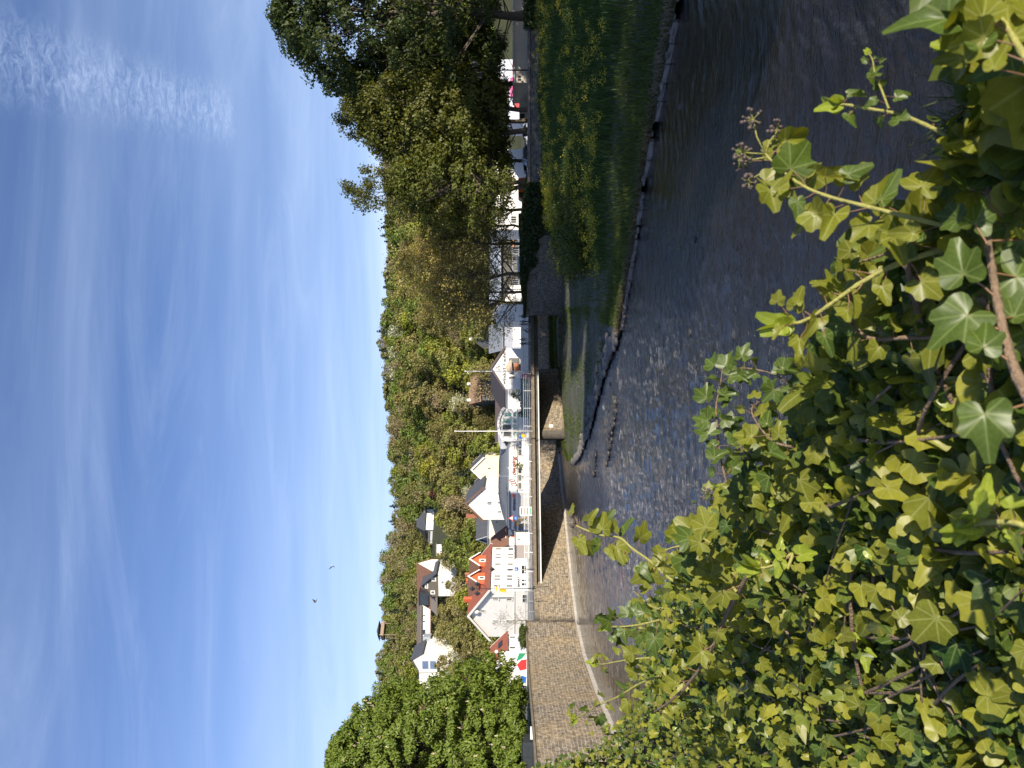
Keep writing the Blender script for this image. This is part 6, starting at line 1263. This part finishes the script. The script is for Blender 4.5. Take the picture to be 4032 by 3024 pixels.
# the earth under the leaves: the same slope, set 25 cm deeper, with sides down to the water
st = 45.; gx = np.arange(2000, 4600, st); gy = np.arange(-880, 3500, st); GX, GY = np.meshgrid(gx, gy, indexing='ij')
cen = OUT.mean(0); shr = OUT.copy(); ins = inside(GX - 70, GY, OUT) & inside(GX, GY, OUT) & inside(GX - 40, GY + 50, OUT) | (GX > 4000)
PP = ivy_p(GX, GY, -.20); V = PP.reshape(-1, 3); nx, ny = GX.shape; Q = []; ed = {}
for i in range(nx - 1):
    for j in range(ny - 1):
        if ins[i, j] and ins[i + 1, j] and ins[i, j + 1] and ins[i + 1, j + 1]:
            q = (i * ny + j, i * ny + j + 1, (i + 1) * ny + j + 1, (i + 1) * ny + j); Q.append(q)
            for a_, b_ in zip(q, q[1:] + q[:1]):
                if (b_, a_) in ed: del ed[(b_, a_)]
                else: ed[(a_, b_)] = 1
Vl = V.copy(); Vl[:, 2] = -.5; VV_ = np.concatenate([V, Vl]); o = len(V)
Q += [(a_, a_ + o, b_ + o, b_) for a_, b_ in ed]
link('near_bank', fast_mesh('near_bank', VV_, Fq=np.array(Q), mats=[SOIL]), kind='structure')
sheet('path', [(-3, -9), (6, -9), (6, -.4), (-3, -.4)], 6.7, ASPH, kind='structure')
# ------------------------------------------------------------------ single shoots standing out of the mass
def single_leaf(parent, P, Nn, T, S, kind, m, name='leaf'):
    V, Q, T3, U = leaf_mesh(np.array([P]), np.array([Nn]) / np.linalg.norm(Nn), np.array([T]), np.array([S]), kind, ig, 4, 26, 1.5); return link(name, fast_mesh(name, V, Fq=Q, Ft=T3, mats=[m], uv=U, smooth=True), parent)
def shoot(label, pts, d0, d1, n, size, r0, m=IVY2, stem=STEMG, tip=True, tipsize=None, berries=(), kinds=(2, 1, 2), spread=1., leaf_from=.05):
    """pts: picture places of the stem from base to tip; d0, d1: metres out at base and tip"""
    k = len(pts); d0 *= .84; d1 *= .90; size *= .76; n = int(n * 1.35); P = [np.array(W(x, y, d0 + (d1 - d0) * i / (k - 1))) for i, (x, y) in enumerate(pts)]
    fine = []; 
    for i in range(k - 1):
        p0 = P[max(i - 1, 0)]; p1, p2 = P[i], P[i + 1]; p3 = P[min(i + 2, k - 1)]
        for t in np.linspace(0, 1, 7)[:-1]: fine.append(.5 * ((2 * p1) + (-p0 + p2) * t + (2 * p0 - 5 * p1 + 4 * p2 - p3) * t * t + (-p0 + 3 * p1 - 3 * p2 + p3) * t ** 3))
    fine.append(P[-1]); fine = np.array(fine); nf = len(fine); rr = np.linspace(r0, r0 * .5, nf) * (1 + .18 * (np.arange(nf) % 6 == 0))
    rt = empty('ivy_shoot', tuple(fine[0]), label=label, cat='ivy shoot'); base = fine[0]; fine = fine - base
    stems = [(fine, rr)]; pets = []
    for i in range(n):
        t = leaf_from + (.97 - leaf_from) * (i + ig.uniform(.1, .9)) / n; j = min(nf - 2, int(t * (nf - 1))); q = fine[j]; d = fine[min(j + 1, nf - 1)] - fine[max(j - 1, 0)]; d /= np.linalg.norm(d)
        side = np.cross(d, [0, -1, 0]); side /= np.linalg.norm(side); side *= (1 if i % 2 else -1); v = side * ig.uniform(.5, 1) + d * ig.uniform(.0, .7) + ig.normal(0, .35, 3) + np.array([0, 0, .12]); v /= np.linalg.norm(v)
        L_ = size * ig.uniform(.35, .8) * spread; e = q + v * L_; pet = ([(np.array([q, (q + e) / 2 + np.array([0, 0, -.08 * L_]), e]), [r0 * .24, r0 * .2, r0 * .18])])
        Nn = np.array([0, -.55, .25]) + np.array(SDIR) * .55 + ig.normal(0, .45, 3); T = v * .8 + np.array([0, 0, -.55]) + ig.normal(0, .3, 3)
        lf = single_leaf(rt, e, Nn, T, size * .86 * ig.uniform(.6, 1.3) * (1 - .45 * t * tip), kinds[i % len(kinds)], IVY1 if ig.uniform() < .25 else m)
        link('petiole', tubes_mesh('petiole', pet, STEMR, 5), lf)
    link('stem', tubes_mesh('stem', stems, stem, 8), rt)
    if tip:
        d = fine[-1] - fine[-4]; d /= np.linalg.norm(d); ts = tipsize or size * .55
        for i in range(4): v = d + ig.normal(0, .35, 3); single_leaf(rt, fine[-1] - d * ts * .1, np.array([0, -.6, .3]) + ig.normal(0, .5, 3), v, ts * ig.uniform(.7, 1.15), 2, IVY3, 'young_leaf')
    for (bx, by, rb) in berries:
        c = np.array(W(bx, by, d1)) - base; j = nf - 1 - int(min(nf - 1, np.argmin(np.linalg.norm(fine[::-1] - c, axis=1)))); q = fine[max(0, j - 2)]
        b = MB(); b.tube([Vector(q), Vector((q + c) / 2) + Vector((0, 0, .004)), Vector(c)], [.0015, .0012, .0011], 5, m=1)
        for i in range(16):
            v = ig.normal(0, 1, 3); v /= np.linalg.norm(v); e = c + v * rb * ig.uniform(.75, 1.05); b.tube([Vector(c), Vector(e)], [.0006, .0005], 4, m=1, cap=False); b.ball(e, .0028 * ig.uniform(.7, 1.5), 8, m=0)
        b.build('berry_cluster', [BERRY, STEMG], rt, smooth=True)
    return rt
shoot('long ivy shoot with brown berry clusters standing over the dark water', [(3760, 900), (3560, 850), (3400, 810), (3250, 770), (3150, 725), (3060, 655), (3000, 590)], 1.25, 1.35, 17, .074, .0034, IVY2, berries=((2965, 470, .018), (3065, 510, .016), (2925, 600, .016), (2915, 640, .014), (2945, 715, .013)), tip=False, spread=1.2)
shoot('yellow green ivy shoot with a bright leaf bud, upper one over the dark water', [(3880, 720), (3830, 640), (3740, 545), (3640, 490), (3540, 450), (3430, 430), (3350, 415), (3290, 410)], 1.25, 1.3, 8, .048, .0036, IVY1, tipsize=.036)
shoot('thin curling ivy tip between the bud shoots', [(3500, 430), (3470, 350), (3445, 290), (3435, 235), (3418, 208)], 1.3, 1.35, 8, .030, .0016, IVY1, tipsize=.012)
shoot('ivy shoot with a pale folded bud at the upper right corner', [(4080, 150), (3980, 165), (3900, 170), (3820, 175), (3760, 180)], .95, 1.0, 5, .060, .0040, IVY2, tipsize=.040)
shoot('ivy spray with broad yellow green leaves in the upper right corner', [(4100, 330), (4020, 200), (3960, 100), (3900, 10), (3860, -60)], .9, .95, 12, .072, .0040, IVY2, spread=1.2, tip=False)
shoot('thick pale ivy stem curving down the right edge', [(4080, 1620), (4010, 1490), (3965, 1360), (3930, 1200), (3905, 1050), (3885, 900), (3890, 760), (3900, 680)], .95, 1.15, 11, .080, .0062, IVY1, STEMB, tip=False, kinds=(1, 0), spread=1.1)
shoot('long yellow ivy stem ending in a bright folded leaf in midstream', [(3900, 930), (3700, 985), (3520, 1045), (3380, 1120), (3260, 1205), (3170, 1262), (3080, 1282)], 1.3, 1.35, 15, .066, .0046, IVY2, tipsize=.058, spread=1.2, leaf_from=.1)
shoot('grey woody ivy twig with drooping olive leaves beside the long yellow stem', [(3700, 1330), (3560, 1330), (3440, 1335), (3380, 1300), (3345, 1230), (3350, 1150)], 1.4, 1.45, 12, .060, .0036, IVY2, STEMB, tip=False)
shoot('arching ivy twig with a yellowed leaf above the ivy mass', [(3150, 1580), (3110, 1520), (3060, 1480), (2990, 1458), (2920, 1450), (2870, 1470)], 1.9, 2.0, 9, .055, .0024, IVY1, STEMB, tip=False, kinds=(0, 1))
shoot('upright ivy twig with lobed leaves furthest out over the blue water', [(2860, 1900), (2835, 1790), (2825, 1690), (2820, 1600), (2835, 1520), (2850, 1420)], 2.3, 2.3, 17, .060, .0028, IVY1, STEMB, tip=False, kinds=(0, 1, 3), berries=((2780, 1945, .018),))
shoot('ivy twig with withered brown flower heads', [(3120, 1760), (3050, 1740), (2990, 1680), (2960, 1610), (3010, 1570)], 1.9, 1.95, 9, .055, .0026, IVY2, STEMB, tip=False, berries=((2975, 1600, .016), (2925, 1780, .02), (3110, 1530, .014)))
shoot('long ivy shoot reaching furthest towards the far wall, bare berry tip', [(2720, 2330), (2640, 2280), (2560, 2210), (2490, 2160), (2440, 2118), (2370, 2108), (2310, 2088), (2262, 2066)], 2.9, 2.9, 15, .088, .0050, IVY2, tip=False, spread=1.2, berries=((2256, 2066, .010),))
shoot('ivy shoot with large olive leaves over the ripples below the long one', [(2900, 2330), (2830, 2240), (2760, 2180), (2690, 2150), (2620, 2165)], 2.5, 2.5, 16, .082, .0045, IVY2, tip=False, spread=1.1)
shoot('thick brown ivy shoot along the left flank of the mass', [(2960, 2240), (2880, 2380), (2800, 2560), (2720, 2680), (2640, 2760), (2570, 2805)], 2.4, 3.2, 17, .088, .0065, IVY2, STEMB, spread=1.2, kinds=(1, 0))
shoot('slender ivy shoot crossing the sunlit wall foot, leafy bud at its tip', [(2600, 2660), (2520, 2690), (2440, 2740), (2370, 2770), (2300, 2810), (2262, 2832)], 3.6, 3.8, 12, .090, .0045, IVY2, tipsize=.05)
shoot('short ivy shoot with small leaves just under the grey boulder', [(2560, 2590), (2490, 2595), (2430, 2605), (2370, 2615), (2345, 2612)], 3.6, 3.6, 8, .075, .0035, IVY2, tipsize=.045)
shoot('ivy sprig with big dark leaves pointing at the wall kerb', [(2600, 2440), (2540, 2455), (2480, 2465), (2420, 2468), (2385, 2466)], 3.0, 3.0, 9, .098, .0040, IVY1, tipsize=.04, kinds=(1, 0))
shoot('short bare topped ivy twig above the big leaves', [(2600, 2400), (2560, 2385), (2520, 2350), (2494, 2325)], 3.0, 3.0, 5, .05, .0032, IVY2, tip=False, leaf_from=.0)
shoot('ivy tip with one large backlit leaf over the blue ripples', [(2800, 2140), (2760, 2115), (2720, 2100), (2690, 2090)], 2.3, 2.3, 6, .085, .0030, IVY2, tip=False, kinds=(0, 1))
shoot('bright green ivy bud cluster at the lower right edge', [(4080, 2090), (4000, 2060), (3930, 2055), (3870, 2060), (3820, 2075)], 1.1, 1.1, 6, .055, .0045, IVY3, tipsize=.036)
shoot('pale ivy shoot with rounded yellow leaves in the lower middle of the mass', [(3100, 2240), (3120, 2180), (3070, 2215), (3010, 2235), (2965, 2230)], 2.1, 2.0, 7, .062, .004, IVY3, tipsize=.05)
# a little grass behind the corner of the ivy
gP = ivy_p(ig.uniform(3820, 3960, 260), ig.uniform(380, 640, 260), -.05); rng = np.random.default_rng(4)
blades('grass_tuft', gP, .09, .003, GRASSB, .9, label='small tuft of fine grass behind the ivy in the upper right corner', cat='grass', kind='stuff')
